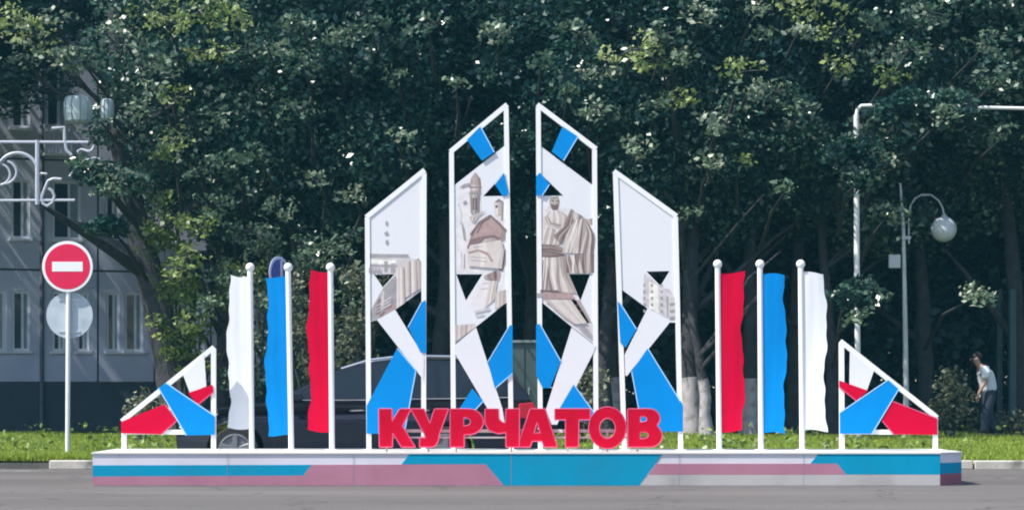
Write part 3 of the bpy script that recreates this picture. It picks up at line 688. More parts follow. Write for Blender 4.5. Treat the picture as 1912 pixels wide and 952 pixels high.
for px, lab in ((1866,'dark green metal post just behind the walking man'), (1890,'dark green metal post nearest the right edge')):
    D = 51.0 if px > 1870 else 52.0; q = MB(); a = P(px,0,D).x
    q.tube([(a, D, .1), (a, D, P(0,540,D).z)], 0.085 if px > 1870 else 0.06, 10); tag(q.build('green_post', GRP, smooth=True), lab, 'post', 'green metal posts under the trees')

# ------------------------------------------------------------------ street light decoration, left
D = 46.0
LT = mat('decoration_tube', (0.42, 0.44, 0.52), 0.4, 0.04)
t = thing('street_decoration', 'white wire street decoration with curls and loops in front of the flats', 'decoration', P(70, 380, D))
def wire(nm, pts, r_=0.03):
    q = MB(); q.tube([P(a, b, D) for a, b in pts], r_, 7); q.build(nm, LT, t, smooth=True)
wire('cross_bar', [(-120,265),(165,266)]); wire('cross_bar', [(-120,375),(140,374)], .028); wire('upright', [(70,262),(70,382)], .045)
wire('upright', [(-118,262),(-118,830)], .06)
wire('arch', [(-12,262)] + [(33-37*math.cos(R(a)), 320-34*math.sin(R(a))) for a in range(20,176,12)] + [(70,312)], .036)
wire('curl', arc(5,322,26,22,70,-80,12), .026); wire('curl', arc(-3,326,22,20,70,-80,12), .024)
wire('loop', [(115,335),(100,334),(90,338),(84,352),(78,368),(80,380),(88,385),(98,378),(102,366),(97,356),(90,352)], .032)
wire('curl', [(150,290),(145,282),(152,279),(165,283),(172,280),(176,272)], .028)
wire('curl', [(130,330),(138,320),(148,310),(160,304),(172,305)], .028); wire('curl', [(160,300),(175,296),(188,299)], .03)
wire('curl', [(88,325),(76,324),(72,330)], .024)
wire('hook', [(97,240),(120,238),(121,262),(124,280),(134,290)], .032)
JOINT_ = mat('dark_wire', (0.04,0.045,0.05), .7)
GRL = mat('pale_shade', (0.42, 0.50, 0.50), 0.5, 0.08)
for (px, py, rx, rz, lab) in ((146,205,26,26,'larger pale ribbed lantern hanging under the branches by the flats'), (200,205,12,20,'smaller pale lantern right of the larger ribbed one')):
    c = P(px, py, 46.4); a, b = rx/F*46.4, rz/F*46.4
    t = thing('lantern', lab, 'lantern', c)
    q = MB(); q.lathe([(a*.55,-b),(a*.9,-b*.8),(a,-b*.3),(a,b*.5),(a*.85,b*.9),(a*.5,b)], c, 24); q.build('shade', GRL, t, smooth=True)
    q = MB()
    for k_ in range(10):
        an = 2*math.pi*k_/10; q.tube([(c.x+math.cos(an)*r_*1.01, c.y+math.sin(an)*r_*1.01, c.z+h) for r_, h in [(a*.55,-b),(a*.9,-b*.8),(a,-b*.3),(a,b*.5),(a*.85,b*.9)]], .012, 5)
    q.build('ribs', mat('lantern_rib', (0.20,0.26,0.28), .5), t)
    q = MB(); q.tube([(c.x, c.y, c.z+b), (c.x, c.y, c.z+b+.5)], .008, 6); q.build('hanger', JOINT_, t)

# ------------------------------------------------------------------ apartment building
D = 57.0
CONC = mat('concrete_panel', (0.52, 0.56, 0.70), 0.9, 0.08, 1.2, 0.3, 25, dirt=(0.44,0.48,0.62), dirt_scale=0.8)
CBASE = mat('basement_wall', (0.055, 0.075, 0.10), 0.9, 0.12, 1.2, 0.3, 25)
JOINT = mat('joint', (0.12, 0.13, 0.17), 0.95)
FRM = mat('window_frame', (0.70, 0.74, 0.80), 0.5, 0.05); PANE = mat('window_pane', (0.04, 0.06, 0.09), 0.08, 0.1, spec=.7); CURT = mat('curtain', (0.25, 0.33, 0.42), 0.8, 0.15, 3)
BA = R(20); B0 = (130-CX)/F*D
def bxx(px):
    u = (px-CX)/F; y = (D - B0*math.tan(BA))/(1 - u*math.tan(BA)); return B0 + (y-D)/math.sin(BA)
bx0 = bxx(-330); bx1 = bxx(560)
t = thing('apartment_building', 'grey concrete panel apartment block behind the trees on the left', 'building', (B0, D, 0))
t.rotation_euler.z = BA
q = MB(); q.box((bx0, D+0.06, 0), (bx1, D+11, 14.8)); q.build('wall_core', JOINT, t)
q = MB(); q.box((bx0, D-0.02, 0), (bx1, D+0.055, CH+(HY-716)/F*D)); q.build('basement_wall', CBASE, t)
q = MB(); q.box((bx0-.4, D-.4, 14.8), (bx1+.4, D+11.4, 15.1)); q.build('roof', CBASE, t)
zz = [CH+(HY-y)/F*D for y in (714, 505, 300, 95, -110, -315)]
jx = [-345+105.5*k_ for k_ in range(0, 10)]; jx = [77+105.5*k_ for k_ in range(-4, 6)]
wins = {0: [(-60,-28),(-4,12),(22,55),(97,121),(143,165),(198,222),(232,266),(300,330),(350,380),(420,450),(480,510)]}
wins[1] = [(-60,-28),(20,55),(97,150),(196,222),(232,266),(300,330),(400,440),(480,510)]
wins[2] = [(-60,-28),(20,55),(85,125),(196,222),(232,266),(300,330),(400,440),(480,510)]
wins[3] = wins[2]; wins[4] = wins[1]
for r_ in range(5):
    z0, z1 = zz[r_], zz[r_+1]; zs = z0+(z1-z0)*0.28; zh = z0+(z1-z0)*0.81
    for k_ in range(len(jx)-1):
        xa, xb = bxx(jx[k_])+0.025, bxx(jx[k_+1])-0.025
        hs = []
        for (a, b) in wins[r_]:
            A, B = bxx(a), bxx(b)
            A = max(A, xa+0.04); B = min(B, xb-0.04)
            if B-A > 0.15 and (a+b)/2 > jx[k_] and (a+b)/2 < jx[k_+1]: hs.append((A, B))
        q = MB(); q.prism([(xa,z0+.025),(xb,z0+.025),(xb,z1-.025),(xa,z1-.025)], D-0.04, D+0.055, [[(A,zs),(B,zs),(B,zh),(A,zh)] for A, B in hs])
        q.build('concrete_panel', CONC, t)
        for (A, B) in hs:
            q = MB(); q.box((A,D+.03,zs),(B,D+.045,zh)); wn = q.build('window', PANE, t)
            q = MB()
            for (a_, b_) in ((A, A+.06), (B-.06, B)): q.box((a_, D-.01, zs), (b_, D+.028, zh))
            mid = A+(B-A)*.6
            q.box((mid-.03, D-.008, zs+.05), (mid+.03, D+.0275, zh-.05)); q.box((A+.06, D-.009, zs), (B-.06, D+.0275, zs+.06)); q.box((A+.06, D-.009, zh-.06), (B-.06, D+.0275, zh))
            q.build('frame', FRM, wn)
            q = MB(); q.box((mid+.035, D+.020, zs+.065), (B-.065, D+.029, zh-.065)); q.build('curtain', CURT, wn)
            q = MB(); q.box((A-.05, D-.14, zs-.06), (B+.05, D+.02, zs-.005)); q.build('sill', FRM, wn)
# loggia railing on the third floor
q = MB(); A, B = bxx(80), bxx(130); za = P(0,290,D).z; zb = P(0,240,D).z
for k_ in range(7):
    a = A+(B-A)*k_/6; q.box((a-.015, D-.30, za), (a+.015, D-.27, zb))
q.box((A-.02, D-.31, zb), (B+.02, D-.26, zb+.05)); q.box((A-.02, D-.31, za-.05), (B+.02, D-.042, za)); q.build('balcony_railing', FRM, t)
q = MB(); a = bxx(77); q.tube([(a, D-.08, 0.3), (a, D-.08, 14.6)], .05, 8); q.build('downpipe', JOINT, t)

# utility cabinet seen between the two tallest steles
D = 48.0; a, b = P(950,0,D).x, P(1012,0,D).x; zt = P(0,640,D).z
t = thing('utility_cabinet', 'dark grey-green metal cabinet seen between the two tallest steles', 'cabinet', ((a+b)/2, D, .2))
CAB = mat('cabinet_paint', (0.06, 0.09, 0.09), .5, .12, 2, dirt=(0.045,0.06,0.06))
q = MB(); q.box((a, D-.3, .15), (b, D+.3, zt)); q.build('body', CAB, t, bevel=.01)
q = MB(); q.box((a-.04, D-.36, zt), (b+.04, D+.34, zt+.05)); q.build('lid', mat('cabinet_lid', (0.2,0.24,0.25), .5), t)
for k_ in range(2):
    w2 = (b-a)/2; q = MB(); q.box((a+w2*k_+.02, D-.318, .3), (a+w2*(k_+1)-.02, D-.3005, zt-.06)); dd = q.build('door', CAB, t, bevel=.004)
    q = MB(); q.box((a+w2*k_+(.25 if k_ == 0 else .05), D-.335, 1.1), (a+w2*k_+(.28 if k_ == 0 else .08), D-.319, 1.25)); q.build('handle', GALV, dd)

# ------------------------------------------------------------------ vegetation
LEAF = leafmat('tree_leaf', (0.006, 0.038, 0.044), (0.046, 0.115, 0.078), .25, .30, (0.26, 0.32, 0.24))
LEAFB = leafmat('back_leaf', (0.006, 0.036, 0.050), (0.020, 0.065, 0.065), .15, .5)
LEAFY = leafmat('shrub_leaf', (0.09, 0.15, 0.03), (0.28, 0.37, 0.09), .35, .38, (0.42, 0.48, 0.22))
LEAFO = leafmat('olive_leaf', (0.06, 0.08, 0.05), (0.17, 0.18, 0.11), .25, .45, (0.42, 0.42, 0.30))
LEAFS = leafmat('sun_painted_leaf', (0.04, 0.09, 0.06), (0.19, 0.27, 0.17), .3, .30, (0.46, 0.50, 0.38))  # brighter copy of the tree leaf, with sunlight put into the colour
BARK = mat('bark', (0.045, 0.045, 0.052), 0.95, 0.35, 5, 1.0, 14, dirt=(0.03,0.028,0.03), dirt_scale=4)
WASH = mat('whitewash', (0.40, 0.37, 0.38), 0.9, 0.15, 6, 0.5, 20, dirt=(0.18,0.16,0.16), dirt_scale=5)

def leaf_mesh(name, pts, size, m, droop=0.35):
    n_ = len(pts)
    d = nr.normal(size=(n_,3)); d[:,2] = d[:,2]*0.6 - droop; d /= np.linalg.norm(d, axis=1)[:,None]
    up = nr.normal(size=(n_,3)); up[:,2] += 0.9
    s = np.cross(d, up); s /= np.linalg.norm(s, axis=1)[:,None]+1e-9
    nn = np.cross(s, d)
    L = size*nr.uniform(0.45, 1.6, n_)[:,None]; W = L*0.30
    v = np.empty((n_,4,3)); v[:,0] = pts - d*L*.5; v[:,1] = pts + s*W + nn*L*.08; v[:,2] = pts + d*L*.5; v[:,3] = pts - s*W + nn*L*.08
    me = bpy.data.meshes.new(name)
    me.vertices.add(n_*4); me.vertices.foreach_set('co', v.reshape(-1).astype(np.float32))
    me.loops.add(n_*4); me.loops.foreach_set('vertex_index', np.arange(n_*4, dtype=np.int32))
    me.polygons.add(n_); me.polygons.foreach_set('loop_start', np.arange(0, n_*4, 4, dtype=np.int32))
    me.update(); me.validate(); me.materials.append(m)
    return me

def clump_points(cent, rad, per):
    out = []
    for c, r_ in zip(cent, rad):
        k_ = max(3, int(per*(r_/0.6)**2))
        p = nr.normal(size=(k_,3)); p /= np.linalg.norm(p, axis=1)[:,None]
        p *= (r_*nr.uniform(0.25, 1.0, k_)**0.5)[:,None]; p[:,2] *= 0.62
        out.append(p + c)
    return np.concatenate(out)

def crown_mesh(name, seed, Rx, z0, z1, ncl, per, size, m, low=1.0):
    st = nr.get_state(); nr.seed(seed)
    cz = (z0+z1)/2; hz = (z1-z0)/2; cent = []
    # uneven outline: several lobes
    lobes = [(nr.uniform(0, 2*math.pi), nr.uniform(-.8, .8), nr.uniform(0.75, 1.15)) for _ in range(9)]
    while len(cent) < ncl:
        p = nr.uniform(-1, 1, 3); r_ = np.linalg.norm(p)
        a = math.atan2(p[1], p[0]); g_ = 0.82
        for (la, lz, ls) in lobes:
            g_ = max(g_, ls*(1-0.6*abs(math.atan2(math.sin(a-la), math.cos(a-la)))-0.7*abs(p[2]-lz)))
        if r_ > g_ or (r_ < 0.45 and nr.rand() < 0.6): continue
        cent.append((p[0]*Rx, p[1]*Rx, cz+p[2]*hz))
    cent = np.array(cent); rad = nr.uniform(0.40, 1.15, len(cent))
    me = leaf_mesh(name, clump_points(cent, rad, per), size, m)
    nr.set_state(st); return me, cent

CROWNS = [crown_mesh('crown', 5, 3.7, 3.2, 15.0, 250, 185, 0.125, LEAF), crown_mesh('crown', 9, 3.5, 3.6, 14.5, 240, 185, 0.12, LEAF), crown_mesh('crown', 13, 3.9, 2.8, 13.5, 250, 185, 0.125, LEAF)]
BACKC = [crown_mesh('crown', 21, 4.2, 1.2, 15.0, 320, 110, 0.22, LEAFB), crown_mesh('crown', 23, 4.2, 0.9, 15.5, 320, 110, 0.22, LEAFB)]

def trunk(t, base, path, r0, r1, wash=0, limbs=7, seed=0, z_l=3.2):
    rr = random.Random(seed); base = Vector(base)
    pts = [base + Vector(p) for p in path]; n_ = len(pts); P2 = []; Rr = []
    for i in range(n_-1):
        for k_ in range(4):
            f = k_/4; P2.append(pts[i].lerp(pts[i+1], f) + Vector((rr.uniform(-1,1)*.02, rr.uniform(-1,1)*.02, 0)))
    P2.append(pts[-1]); m_ = len(P2)
    for i in range(m_):
        f = i/(m_-1); Rr.append((r0+(r1-r0)*f)*(1+0.35*max(0, 1-f*m_/2.2))*(1+rr.uniform(-.06,.06)))
    q = MB(); q.tube(P2, Rr, 12)
    for k_ in range(limbs):
        i = rr.randint(int(m_*.30), m_-2); p = P2[i]; a = rr.uniform(0, 2*math.pi); L = rr.uniform(1.6, 3.0)
        d = Vector((math.cos(a), math.sin(a), rr.uniform(.25, .9)))
        q.tube([p, p+d*L*.35+Vector((0,0,.1)), p+d*L*.7+Vector((rr.uniform(-.2,.2),rr.uniform(-.2,.2),.25)), p+d*L+Vector((0,0,.2))], [Rr[i]*.5, Rr[i]*.38, Rr[i]*.24, .02], 7)
    o = q.build('trunk', BARK, t, smooth=True)
    if wash:
        q = MB(); W_ = []
        for i in range(m_):
            if P2[i].z - base.z <= wash+0.01: W_.append(i)
        if len(W_) < 2: W_ = [0, 1]
        q.tube([P2[i] for i in W_]+[P2[W_[-1]].lerp(P2[W_[-1]+1], .3)], [Rr[i]*1.02+.004 for i in W_]+[Rr[W_[-1]]*1.01+.004], 12); q.build('whitewash_band', WASH, t, smooth=True)
    return o
def tree(X, D, label, ci, path=None, r0=.2, wash=0, rot=0, sc=(1,1,1), group=None, back=False, seed=1, off=(0,0), nm='broadleaf_tree'):
    z = bank_z(X, D)
    t = thing(nm, label, 'tree', (X, D, z), group)
    path = path or [(0,0,-.1),(rnd.uniform(-.1,.1),0,1.5),(rnd.uniform(-.2,.2),rnd.uniform(-.2,.2),3.5),(rnd.uniform(-.4,.4),.1,6),(rnd.uniform(-.5,.5),.1,9.5)]
    trunk(t, (X, D, z), path, r0, r0*.35, wash, 5 if back else 8, seed)
    me, cent = (BACKC if back else CROWNS)[ci]
    c = bpy.data.objects.new('crown', me); COL.objects.link(c); c.parent = t; c.location = (off[0], off[1], 0); c.rotation_euler = (0, 0, rot); c.scale = sc
    return t
G = 'trees of the front row behind the lawn'
X = lambda px, D=50.0: (px-CX)/F*D
tree(X(345), 50, 'big tree with a thick trunk leaning left in front of the grey flats', 0, [(0,0,-.1),(-.25,0,1.2),(-.62,0,2.9),(-1.0,0,4.4),(-1.35,0,6.0),(-1.5,.2,10)], .40, 0, 1.0, (.9,1,1.02), G, seed=3, off=(.9,.8))
tree(X(415,51), 51.2, 'dark straight tree behind the left white flag', 1, None, .17, 0, 2.2, (.9,.9,1.0), G, seed=4, off=(.3,1))
tree(X(567,50), 50.5, 'slim dark tree between the blue and red flags on the left', 2, None, .15, 0, .4, (1,1,1.03), G, seed=5, off=(0,.6))
tree(X(820,50), 51, 'dark tree between the industrial print stele and the church print stele', 0, None, .22, 0, 3.3, (1,1,1), G, seed=6, off=(0,.8))
tree(X(985,52), 53, 'tree standing behind the gap between the two tallest steles', 1, None, .24, 0, 5.1, (1,1,1), G, seed=16, off=(0,.3))
tree(X(1130,50), 50, 'thick dark tree between the robed figures stele and the tower stele', 2, None, .19, 0, 1.7, (1,1,.98), G, seed=7, off=(.2,.6))
tree(X(1158,50), 51.5, 'slim tree with a whitewashed foot close to the tower stele', 0, None, .11, 1.3, 2.7, (.8,.8,.95), G, seed=17, off=(.2,.6))
tree(X(1297,49), 49.3, 'thick tree with a whitewashed foot right of the tower stele', 1, None, .21, 1.15, 4.0, (1,1,1), G, seed=8, off=(0,.8))
tree(X(1326,48), 48.6, 'slender tree with a pale whitewashed foot left of the right red flag', 2, [(0,0,-.1),(-.08,0,1.1),(-.28,0,2.2),(-.5,.2,4),(-.7,.3,8)], .12, 1.25, 5.6, (.75,.75,.95), G, seed=9, off=(0,1.4))
tree(X(1398,50), 50, 'tree with a rosy whitewashed foot between the right red and blue flags', 0, None, .19, 1.2, 4.6, (1,1,1.02), G, seed=10, off=(0,.8))
tree(X(1480,51), 51, 'dark tree seen between the right blue and white flags', 1, None, .2, 0, .9, (1,1,.98), G, seed=11, off=(0,.7))
tree(X(1556,50), 50, 'knotty dark tree between the right white flag and the right triangle', 2, None, .15, 0, 3.0, (1,1,1), G, seed=12, off=(0,.8))
tree(X(1740,52), 52.5, 'tree behind the globe lamp on the right', 0, None, .2, 0, 5.2, (1.05,1,1), G, seed=13, off=(.2,.4))
tree(X(1915,51), 51.5, 'tree at the right edge behind the green posts', 1, None, .24, 0, 2.0, (1.05,1,1), G, seed=14, off=(.3,.4))
tree(X(60,49), 53.0, 'tree hanging over the flats at the top left corner', 2, [(0,0,-.1),(-.5,0,2),(-1.2,0,5),(-1.5,0,8),(-1.3,0,10)], .25, 0, 3.6, (1.1,1,.75), G, seed=15, off=(-1.6,-.6))
for o in list(COL.objects):
    if o.type == 'EMPTY' and o.get('label', '').startswith('tree hanging over'):
        o.location.x = -13.2
        for ch in o.children:
            if ch.name.startswith('crown'): ch.location = (1.0, -1.0, 4.1)
for i, (x_, y_) in enumerate([(-17.5,50.5),(-21,55),(14.5,50),(18,52)]):  # the two on the left are unseen, added to shade the front row
    tree(x_, y_, ['unseen tree added just past the left edge to cast shade','unseen tree added far past the left edge to cast shade','tree standing just past the right edge of the picture','tree standing far past the right edge of the picture'][i], i % 3, None, .25, 0, i*1.3, (1.1,1.1,1), 'trees beyond the picture edges', seed=30+i)
k_ = 0
for (row, xs_) in ((57.5, [-3.5,1.2,5.6,10.2,14.5]), (63.0, [-6.5,-1.2,3.4,7.8,12.4,17]), (69.0, [-9,-4.2,.4,5.2,10,14.6,19])):
    for x_ in xs_:
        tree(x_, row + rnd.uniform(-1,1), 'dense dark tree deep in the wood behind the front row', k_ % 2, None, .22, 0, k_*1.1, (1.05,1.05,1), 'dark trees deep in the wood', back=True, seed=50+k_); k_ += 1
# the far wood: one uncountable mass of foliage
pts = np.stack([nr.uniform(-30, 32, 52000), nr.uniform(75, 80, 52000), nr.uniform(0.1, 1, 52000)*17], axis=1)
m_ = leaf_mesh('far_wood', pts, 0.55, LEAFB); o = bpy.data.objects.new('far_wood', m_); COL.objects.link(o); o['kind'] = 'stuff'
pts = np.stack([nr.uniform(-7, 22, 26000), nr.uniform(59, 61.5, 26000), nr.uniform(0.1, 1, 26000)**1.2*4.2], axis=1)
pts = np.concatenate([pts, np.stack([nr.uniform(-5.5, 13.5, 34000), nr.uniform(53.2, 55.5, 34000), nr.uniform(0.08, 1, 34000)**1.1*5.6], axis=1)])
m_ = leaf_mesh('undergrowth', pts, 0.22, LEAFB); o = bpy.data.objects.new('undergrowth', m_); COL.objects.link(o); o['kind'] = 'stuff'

def shrub(px, D, label, blobs, m, size=.11, per=150, nm='shrub'):
    x = X(px, D); z = bank_z(x, D); t = thing(nm, label, 'shrub', (x, D, z))
    cent = []; rad = []
    for (bx, bz, r_, n_) in blobs:
        for _ in range(n_):
            p = nr.normal(size=3); p /= np.linalg.norm(p); p *= r_*nr.uniform(.2, 1)
            cent.append((bx+p[0], p[1]*.7, max(.15, bz+p[2]))); rad.append(nr.uniform(.18, .38))
    me = leaf_mesh('foliage', clump_points(np.array(cent), rad, per), size, m); c = bpy.data.objects.new('foliage', me); COL.objects.link(c); c.parent = t
    q = MB()
    for i in range(0, len(cent), 4):
        c_ = cent[i]; q.tube([(x+c_[0]*.08, D+c_[1]*.1, z-.05), (x+c_[0]*.5, D+c_[1]*.5, z+c_[2]*.5), (x+c_[0], D+c_[1], z+c_[2])], [.03,.02,.008], 5)
    q.build('stems', BARK, t)
    return t
shrub(338, 46.5, 'tall sunlit yellow-green shrub right of the leaning trunk', [(-.25,3.9,.5,12),(-.15,3.1,.55,12),(.3,2.7,.5,10),(.1,2.0,.5,10),(.35,1.5,.5,10),(.9,2.9,.45,9),(1.4,3.2,.4,8)], LEAFY)
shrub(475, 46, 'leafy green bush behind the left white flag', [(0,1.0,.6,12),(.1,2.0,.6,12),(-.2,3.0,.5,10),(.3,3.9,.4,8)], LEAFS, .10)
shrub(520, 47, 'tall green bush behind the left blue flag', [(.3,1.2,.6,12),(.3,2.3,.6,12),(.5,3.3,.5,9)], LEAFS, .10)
shrub(655, 42, 'pale olive bush above the roof of the dark car', [(0,1.7,.6,14),(.1,2.3,.5,12),(.2,3.0,.4,8),(.4,1.1,.7,12),(-.4,1.4,.4,8)], LEAFO, .10)
shrub(590, 44, 'small olive bush behind the left red flag', [(0,1.5,.5,10),(-.3,2.1,.4,8),(-.5,2.8,.3,5)], LEAFO, .10)
shrub(1085, 44, 'small pale bush behind the foot of the robed figures stele', [(0,.7,.4,10),(.1,1.2,.3,7)], LEAFO, .09)
shrub(1775, 47, 'round bush with pale leaves beside the walking man', [(0,1.0,.35,10),(.1,.5,.4,9),(-.2,.4,.3,6)], LEAFO, .10)
shrub(262, 45, 'low scrubby plant behind the left triangle stele', [(0,.75,.3,6),(.3,.5,.3,6)], LEAFO, .09)
shrub(1880, 50, 'low grey-green weeds at the foot of the green posts', [(0,.35,.4,8),(-.4,.3,.3,6),(.4,.3,.3,6)], LEAFO, .09)
# bough-end leaf sprays of the nearest front tree, sunlight put into paler colours
LEAFG = leafmat('sun_painted_yellow_leaf', (0.10, 0.17, 0.04), (0.36, 0.44, 0.16), .35, .32, (0.52, 0.57, 0.34))  # yellower, paler leaf colour that paints in patches of sun
front = [o for o in COL.objects if o.type == 'EMPTY' and o.get('group') == G]
SPRAY = [(290,130,40,0),(250,210,34,0),(330,180,36,1),(400,220,36,0),(330,260,30,1),(420,300,34,0),(60,60,50,1),(150,110,44,0),(350,480,30,1),(370,420,34,1),(290,600,20,1),(450,620,26,0),(560,560,26,0),(640,440,30,0),(520,390,34,0),(590,330,30,0),(560,110,36,0),(1230,110,40,1),(1270,180,34,1),(1450,170,34,0),(1560,60,34,1),(1700,90,36,0),(1860,150,36,0),(400,380,44,0),(455,430,44,0),(500,470,36,0),(420,500,36,0),(385,570,34,0),(480,560,34,0),(560,455,34,0),(600,470,30,0),(640,540,44,0),(660,610,40,0),(350,600,34,1),(310,420,40,1),(300,370,30,1),(330,500,34,1),(230,340,34,2),(180,320,30,2),(200,420,26,2),(1597,290,42,2),(1606,330,30,2),(1600,552,36,2),(1690,205,44,2),(1770,200,46,2),(1715,190,30,2),(20,30,45,1),(300,30,60,1),(370,20,50,1),(430,30,40,1),(395,95,40,1),(632,65,26,0),(500,90,38,0),(120,110,40,0),(220,60,40,0),(305,282,20,1),(360,325,14,0),(280,165,25,0),
 (690,40,40,0),(800,48,30,0),(930,60,30,0),(1010,112,24,0),(1180,90,55,1),(1120,130,40,0),(1105,200,34,0),(1190,270,34,0),(1230,190,30,0),(1390,130,34,1),(1402,160,26,0),(1570,122,26,1),
 (1660,142,26,1),(1345,225,40,0),(1392,297,14,1),(1520,10,55,1),(1735,20,50,0),(1845,80,36,0),(1768,215,26,0),(1470,350,20,0),(1660,400,34,0),(1290,395,20,0),(1330,300,24,0),(1490,60,30,0),
 (1610,250,30,0),(1660,300,30,0),(1600,590,26,0),(1830,550,34,0),(1880,250,30,0),(480,290,24,0),(660,360,30,0),(560,200,30,0),(640,470,24,0),(1080,60,30,0),(150,300,18,0),(200,360,26,0),(100,40,40,0),
 (1240,60,30,0),(1310,20,30,0),(1410,20,26,0),(1620,40,30,0),(850,150,24,0),(740,140,24,0),(1270,110,26,0),(1500,200,26,0),(1425,60,22,0),(40,100,34,0),(560,40,30,0),(740,250,20,0),(1060,170,22,0)]
for (px, py, rp_, leaf_tone) in SPRAY:
    Ds = rnd.uniform(44.6, 46.2) if leaf_tone < 2 else 45.8; c = P(px, py, Ds); r_ = rp_/F*Ds
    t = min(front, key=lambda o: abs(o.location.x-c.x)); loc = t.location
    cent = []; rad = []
    for _ in range(max(4, int(rp_*(.45 if leaf_tone < 2 else 1.1)))):
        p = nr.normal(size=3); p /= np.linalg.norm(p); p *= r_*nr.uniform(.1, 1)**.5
        cent.append((c.x-loc.x+p[0]*1.25, Ds-loc.y+p[1]*.8, c.z-loc.z+p[2]*.7-.12*abs(p[0]))); rad.append(nr.uniform(.08, .22) if leaf_tone < 2 else nr.uniform(.16, .32))
    me = leaf_mesh('bough_leaves', clump_points(np.array(cent), rad, 170 if leaf_tone == 2 else 95), .12 if leaf_tone == 2 else .105, [LEAFS, LEAFG, LEAF][leaf_tone])
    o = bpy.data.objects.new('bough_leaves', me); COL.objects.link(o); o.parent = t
    q = MB(); q.tube([(c.x*.7+loc.x*.3, loc.y-1.0, c.z-.9), (c.x, (Ds+loc.y)/2, c.z-.25), (c.x, Ds, c.z)], [.05,.035,.012], 6)
    for i in range(0, len(cent), 4):
        q.tube([(c.x, Ds+.1, c.z-.02), (cent[i][0]+loc.x, cent[i][1]+loc.y, cent[i][2]+loc.z)], [.014,.005], 4)
    q.build('bough', BARK, t)

# ------------------------------------------------------------------ grass
GR = leafmat('grass_blade', (0.17, 0.25, 0.02), (0.32, 0.42, 0.05), .35, .6)
def grass(n_, xa, xb, ya, yb, h0, h1, nm):
    x = nr.uniform(xa, xb, n_); y = ya + (yb-ya)*nr.uniform(0, 1, n_)**1.25
    patch = 0.5+0.5*np.sin(x*1.7+y*.8)*np.sin(x*.6-y*1.3+1); h = (h0+(h1-h0)*nr.uniform(0,1,n_))*(.6+.8*patch)
    z = np.array([bank_z(a, b) for a, b in zip(x, y)])
    a = nr.uniform(0, math.pi, n_); wd = nr.uniform(.006, .014, n_)*1.6; lx = nr.normal(0, .35, n_)*h; ly = nr.normal(0, .35, n_)*h
    v = np.empty((n_,3,3)); ca, sa = np.cos(a)*wd, np.sin(a)*wd
    v[:,0] = np.stack([x-ca, y-sa, z-.01], 1); v[:,1] = np.stack([x+ca, y+sa, z-.01], 1); v[:,2] = np.stack([x+lx, y+ly, z+h], 1)
    me = bpy.data.meshes.new(nm); me.vertices.add(n_*3); me.vertices.foreach_set('co', v.reshape(-1).astype(np.float32))
    me.loops.add(n_*3); me.loops.foreach_set('vertex_index', np.arange(n_*3, dtype=np.int32))
    me.polygons.add(n_); me.polygons.foreach_set('loop_start', np.arange(0, n_*3, 3, dtype=np.int32)); me.update(); me.validate(); me.materials.append(GR)
    o = bpy.data.objects.new(nm, me); COL.objects.link(o); o['kind'] = 'stuff'
grass(300000, -12, 12, 36.72, 50.5, .05, .12, 'grass')
pts = []
for _ in range(120):
    cx_, cy_ = nr.uniform(-12, 12), nr.uniform(37.2, 50)
    if nr.rand() < .5: cy_ = nr.uniform(37.2, 41)
    k2 = nr.randint(8, 26); pts.append(np.stack([cx_+nr.normal(0,.12,k2), cy_+nr.normal(0,.12,k2), bank_z(cx_,cy_)+nr.uniform(.05,.3,k2)], 1))
m_ = leaf_mesh('weeds', np.concatenate(pts), .10, LEAFY, -.3); o = bpy.data.objects.new('weeds', m_); COL.objects.link(o); o['kind'] = 'stuff'

# ------------------------------------------------------------------ the man under the trees
SKIN = mat('skin', (0.36, 0.21, 0.16), .6, .05); SHIRT = mat('shirt', (0.66, 0.70, 0.76), .85, .05, 8, .3, 12); TROU = mat('trousers', (0.025, 0.035, 0.06), .9, .1, 8, .3, 12)
HAIR = mat('hair', (0.02, 0.018, 0.018), .8); SHOE = mat('shoe', (0.015, 0.014, 0.014), .5)
PD = 48.8; px_ = X(1843, PD); pz = bank_z(px_, PD)
man = thing('person', 'man in a white short-sleeved shirt and dark trousers stooping to the left under the trees', 'person', (px_, PD, pz))
def skin(name, chains, m, parent, sub=2):
    vs = []; es = []; rs = []
    for ch in chains:
        last = None
        for item in ch:
            if isinstance(item, int): last = item; continue
            (x, y, z), r_ = item; vs.append((x, y, z)); rs.append(r_ if isinstance(r_, tuple) else (r_, r_))
            if last is not None: es.append((last, len(vs)-1))
            last = len(vs)-1
    me = bpy.data.meshes.new(name); me.from_pydata(vs, es, [])
    o = bpy.data.objects.new(name, me); COL.objects.link(o)
    o.modifiers.new('s', 'SKIN')
    if not me.skin_vertices: return o
    for i, r_ in enumerate(rs): me.skin_vertices[0].data[i].radius = r_
    me.skin_vertices[0].data[0].use_root = True
    s_ = o.modifiers.new('d', 'SUBSURF'); s_.levels = sub; s_.render_levels = sub
    dg = bpy.context.evaluated_depsgraph_get(); dg.update()
    me2 = bpy.data.meshes.new_from_object(o.evaluated_get(dg)); me2.name = name
    o.modifiers.clear(); o.data = me2; me2.materials.clear(); me2.materials.append(m)
    me2.polygons.foreach_set('use_smooth', [True]*len(me2.polygons))
    o.parent = parent
    return o
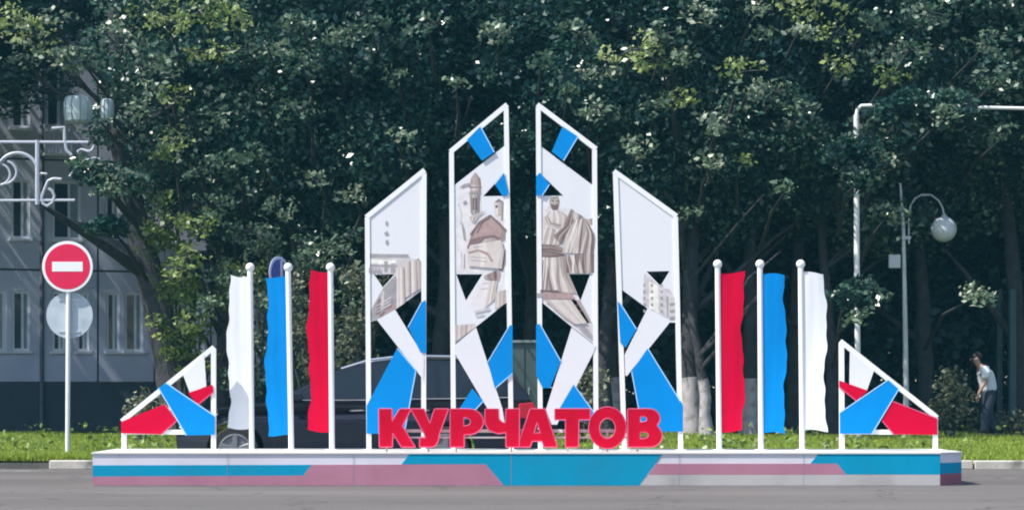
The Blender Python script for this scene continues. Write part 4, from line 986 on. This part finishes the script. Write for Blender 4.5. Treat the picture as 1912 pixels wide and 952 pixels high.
# local coords: x negative = facing; feet at z 0
pel = (.03, 0, .92)
ch = [[((.03,0,.92), (.14,.15)), ((0.0,0,1.08), (.12,.13)), ((-.04,0,1.25), (.13,.16)), ((-.10,0,1.40), (.11,.15)), ((-.15,0,1.46), (.068,.068)), ((-.19,0,1.51), (.068,.065)), ((-.225,0,1.575), (.098,.08)), ((-.225,0,1.645), (.09,.076))]]
def limb(idx, *items): ch.append([idx] + list(items))
n0 = 8
for s in (-1, 1):
    fw = -.10 if s < 0 else .08          # mid stride
    limb(0, ((.03,.09*s,.86), .085), ((fw*.45,.10*s,.50), .06), ((fw+(.12 if s > 0 else .02),.10*s,.10), .04), ((fw+(.10 if s > 0 else 0),.10*s,.04), .038), ((fw-.10,.11*s,.025), .032))
for s in (-1, 1):
    hx = -.20 if s < 0 else -.12
    limb(3, ((-.09,.19*s,1.40), .055), ((-.06,.23*s,1.16), .042), ((hx,.23*s,.93), .03), ((hx-.02,.23*s,.86), (.034,.018)), ((hx-.03,.23*s,.81), (.034,.016)))
    base = n0 + 10 + (5 if s > 0 else 0) + 4
    palm = base
    for f, (dx_, L) in enumerate(((-.026,.075),(-.009,.085),(.009,.080),(.025,.065))):
        limb(palm, ((hx-.03+dx_, .23*s, .80), .009), ((hx-.035+dx_*1.1, .225*s, .80-L*.5), .0085), ((hx-.03+dx_, .21*s, .80-L), .007))
    limb(palm-1, ((hx-.055, .222*s, .85), .010), ((hx-.07, .215*s, .815), .0085), ((hx-.072, .21*s, .79), .007))
skin('body', ch, SKIN, man)
ch = [[((.05,0,.90), (.185,.18)), ((0.03,0,1.05), (.19,.18)), ((-.02,0,1.24), (.19,.20)), ((-.08,0,1.38), (.15,.18)), ((-.13,0,1.44), (.085,.085))]]
for s in (-1, 1): limb(3, ((-.09,.20*s,1.40), .078), ((-.075,.235*s,1.28), .078), ((-.065,.245*s,1.18), .074))
skin('shirt', ch, SHIRT, man)
ch = [[((.04,0,1.04), (.15,.16)), ((.04,0,.90), (.165,.17))]]
for s in (-1, 1):
    fw = -.10 if s < 0 else .08
    limb(1, ((.04,.09*s,.80), .135), ((fw*.5,.10*s,.50), .11), ((fw+(.11 if s > 0 else .02),.10*s,.09), .09))
skin('trousers', ch, TROU, man)
q = MB(); q.ball((0,0,0), .094, 16, 1.0); q.v = [(-.198+x*1.02, y*.90, 1.652+z*.98) for x, y, z in q.v]
def local(q, nm, m, smooth=True):
    q.v = [(x+man.location.x, y+man.location.y, z+man.location.z) for x, y, z in q.v]; return q.build(nm, m, man, smooth=smooth)
local(q, 'hair', HAIR)
for s in (-1, 1):
    q = MB(); q.ball((-.215, .084*s, 1.60), .028, 8, 1.3); q.v = [(x, .082*s+(y-.082*s)*.4, z) for x, y, z in q.v]; local(q, 'ear', SKIN)
    q = MB(); q.ball((-.31, .032*s, 1.613), .011, 8); local(q, 'eye', HAIR)
    fw = -.10 if s < 0 else .08
    q = MB(); q.ball((0,0,0), 1, 12); q.v = [(fw-.05+x*.14, .105*s+y*.05, .045+max(-.045, z*.06)) for x, y, z in q.v]; local(q, 'shoe', SHOE)
q = MB(); q.tube([(-.313,0,1.613),(-.34,0,1.577),(-.315,0,1.567)], [.010,.016,.010], 8); local(q, 'nose', SKIN)
q = MB(); q.tube([(-.303,-.025,1.543),(-.317,0,1.545),(-.303,.025,1.543)], .007, 6); local(q, 'mouth', mat('lips', (.30,.13,.11), .6))

# ------------------------------------------------------------------ teal volume added to lift and tint the dark tones
hz = MB(); hz.box((-45, -3, -1.0), (45, 84, 20)); h = hz.build('added_veil', WHITE, kind='stuff')
hm = bpy.data.materials.new('added_veil_air'); hm.use_nodes = True; hn = hm.node_tree.nodes; hn.remove(hn['Principled BSDF'])
pv = hn.new('ShaderNodeVolumePrincipled'); pv.inputs['Color'].default_value = (0.22, 0.78, 1.0, 1); pv.inputs['Density'].default_value = 0.00050; pv.inputs['Anisotropy'].default_value = 0.2
hm.node_tree.links.new(pv.outputs[0], hn['Material Output'].inputs['Volume']); h.data.materials.clear(); h.data.materials.append(hm)
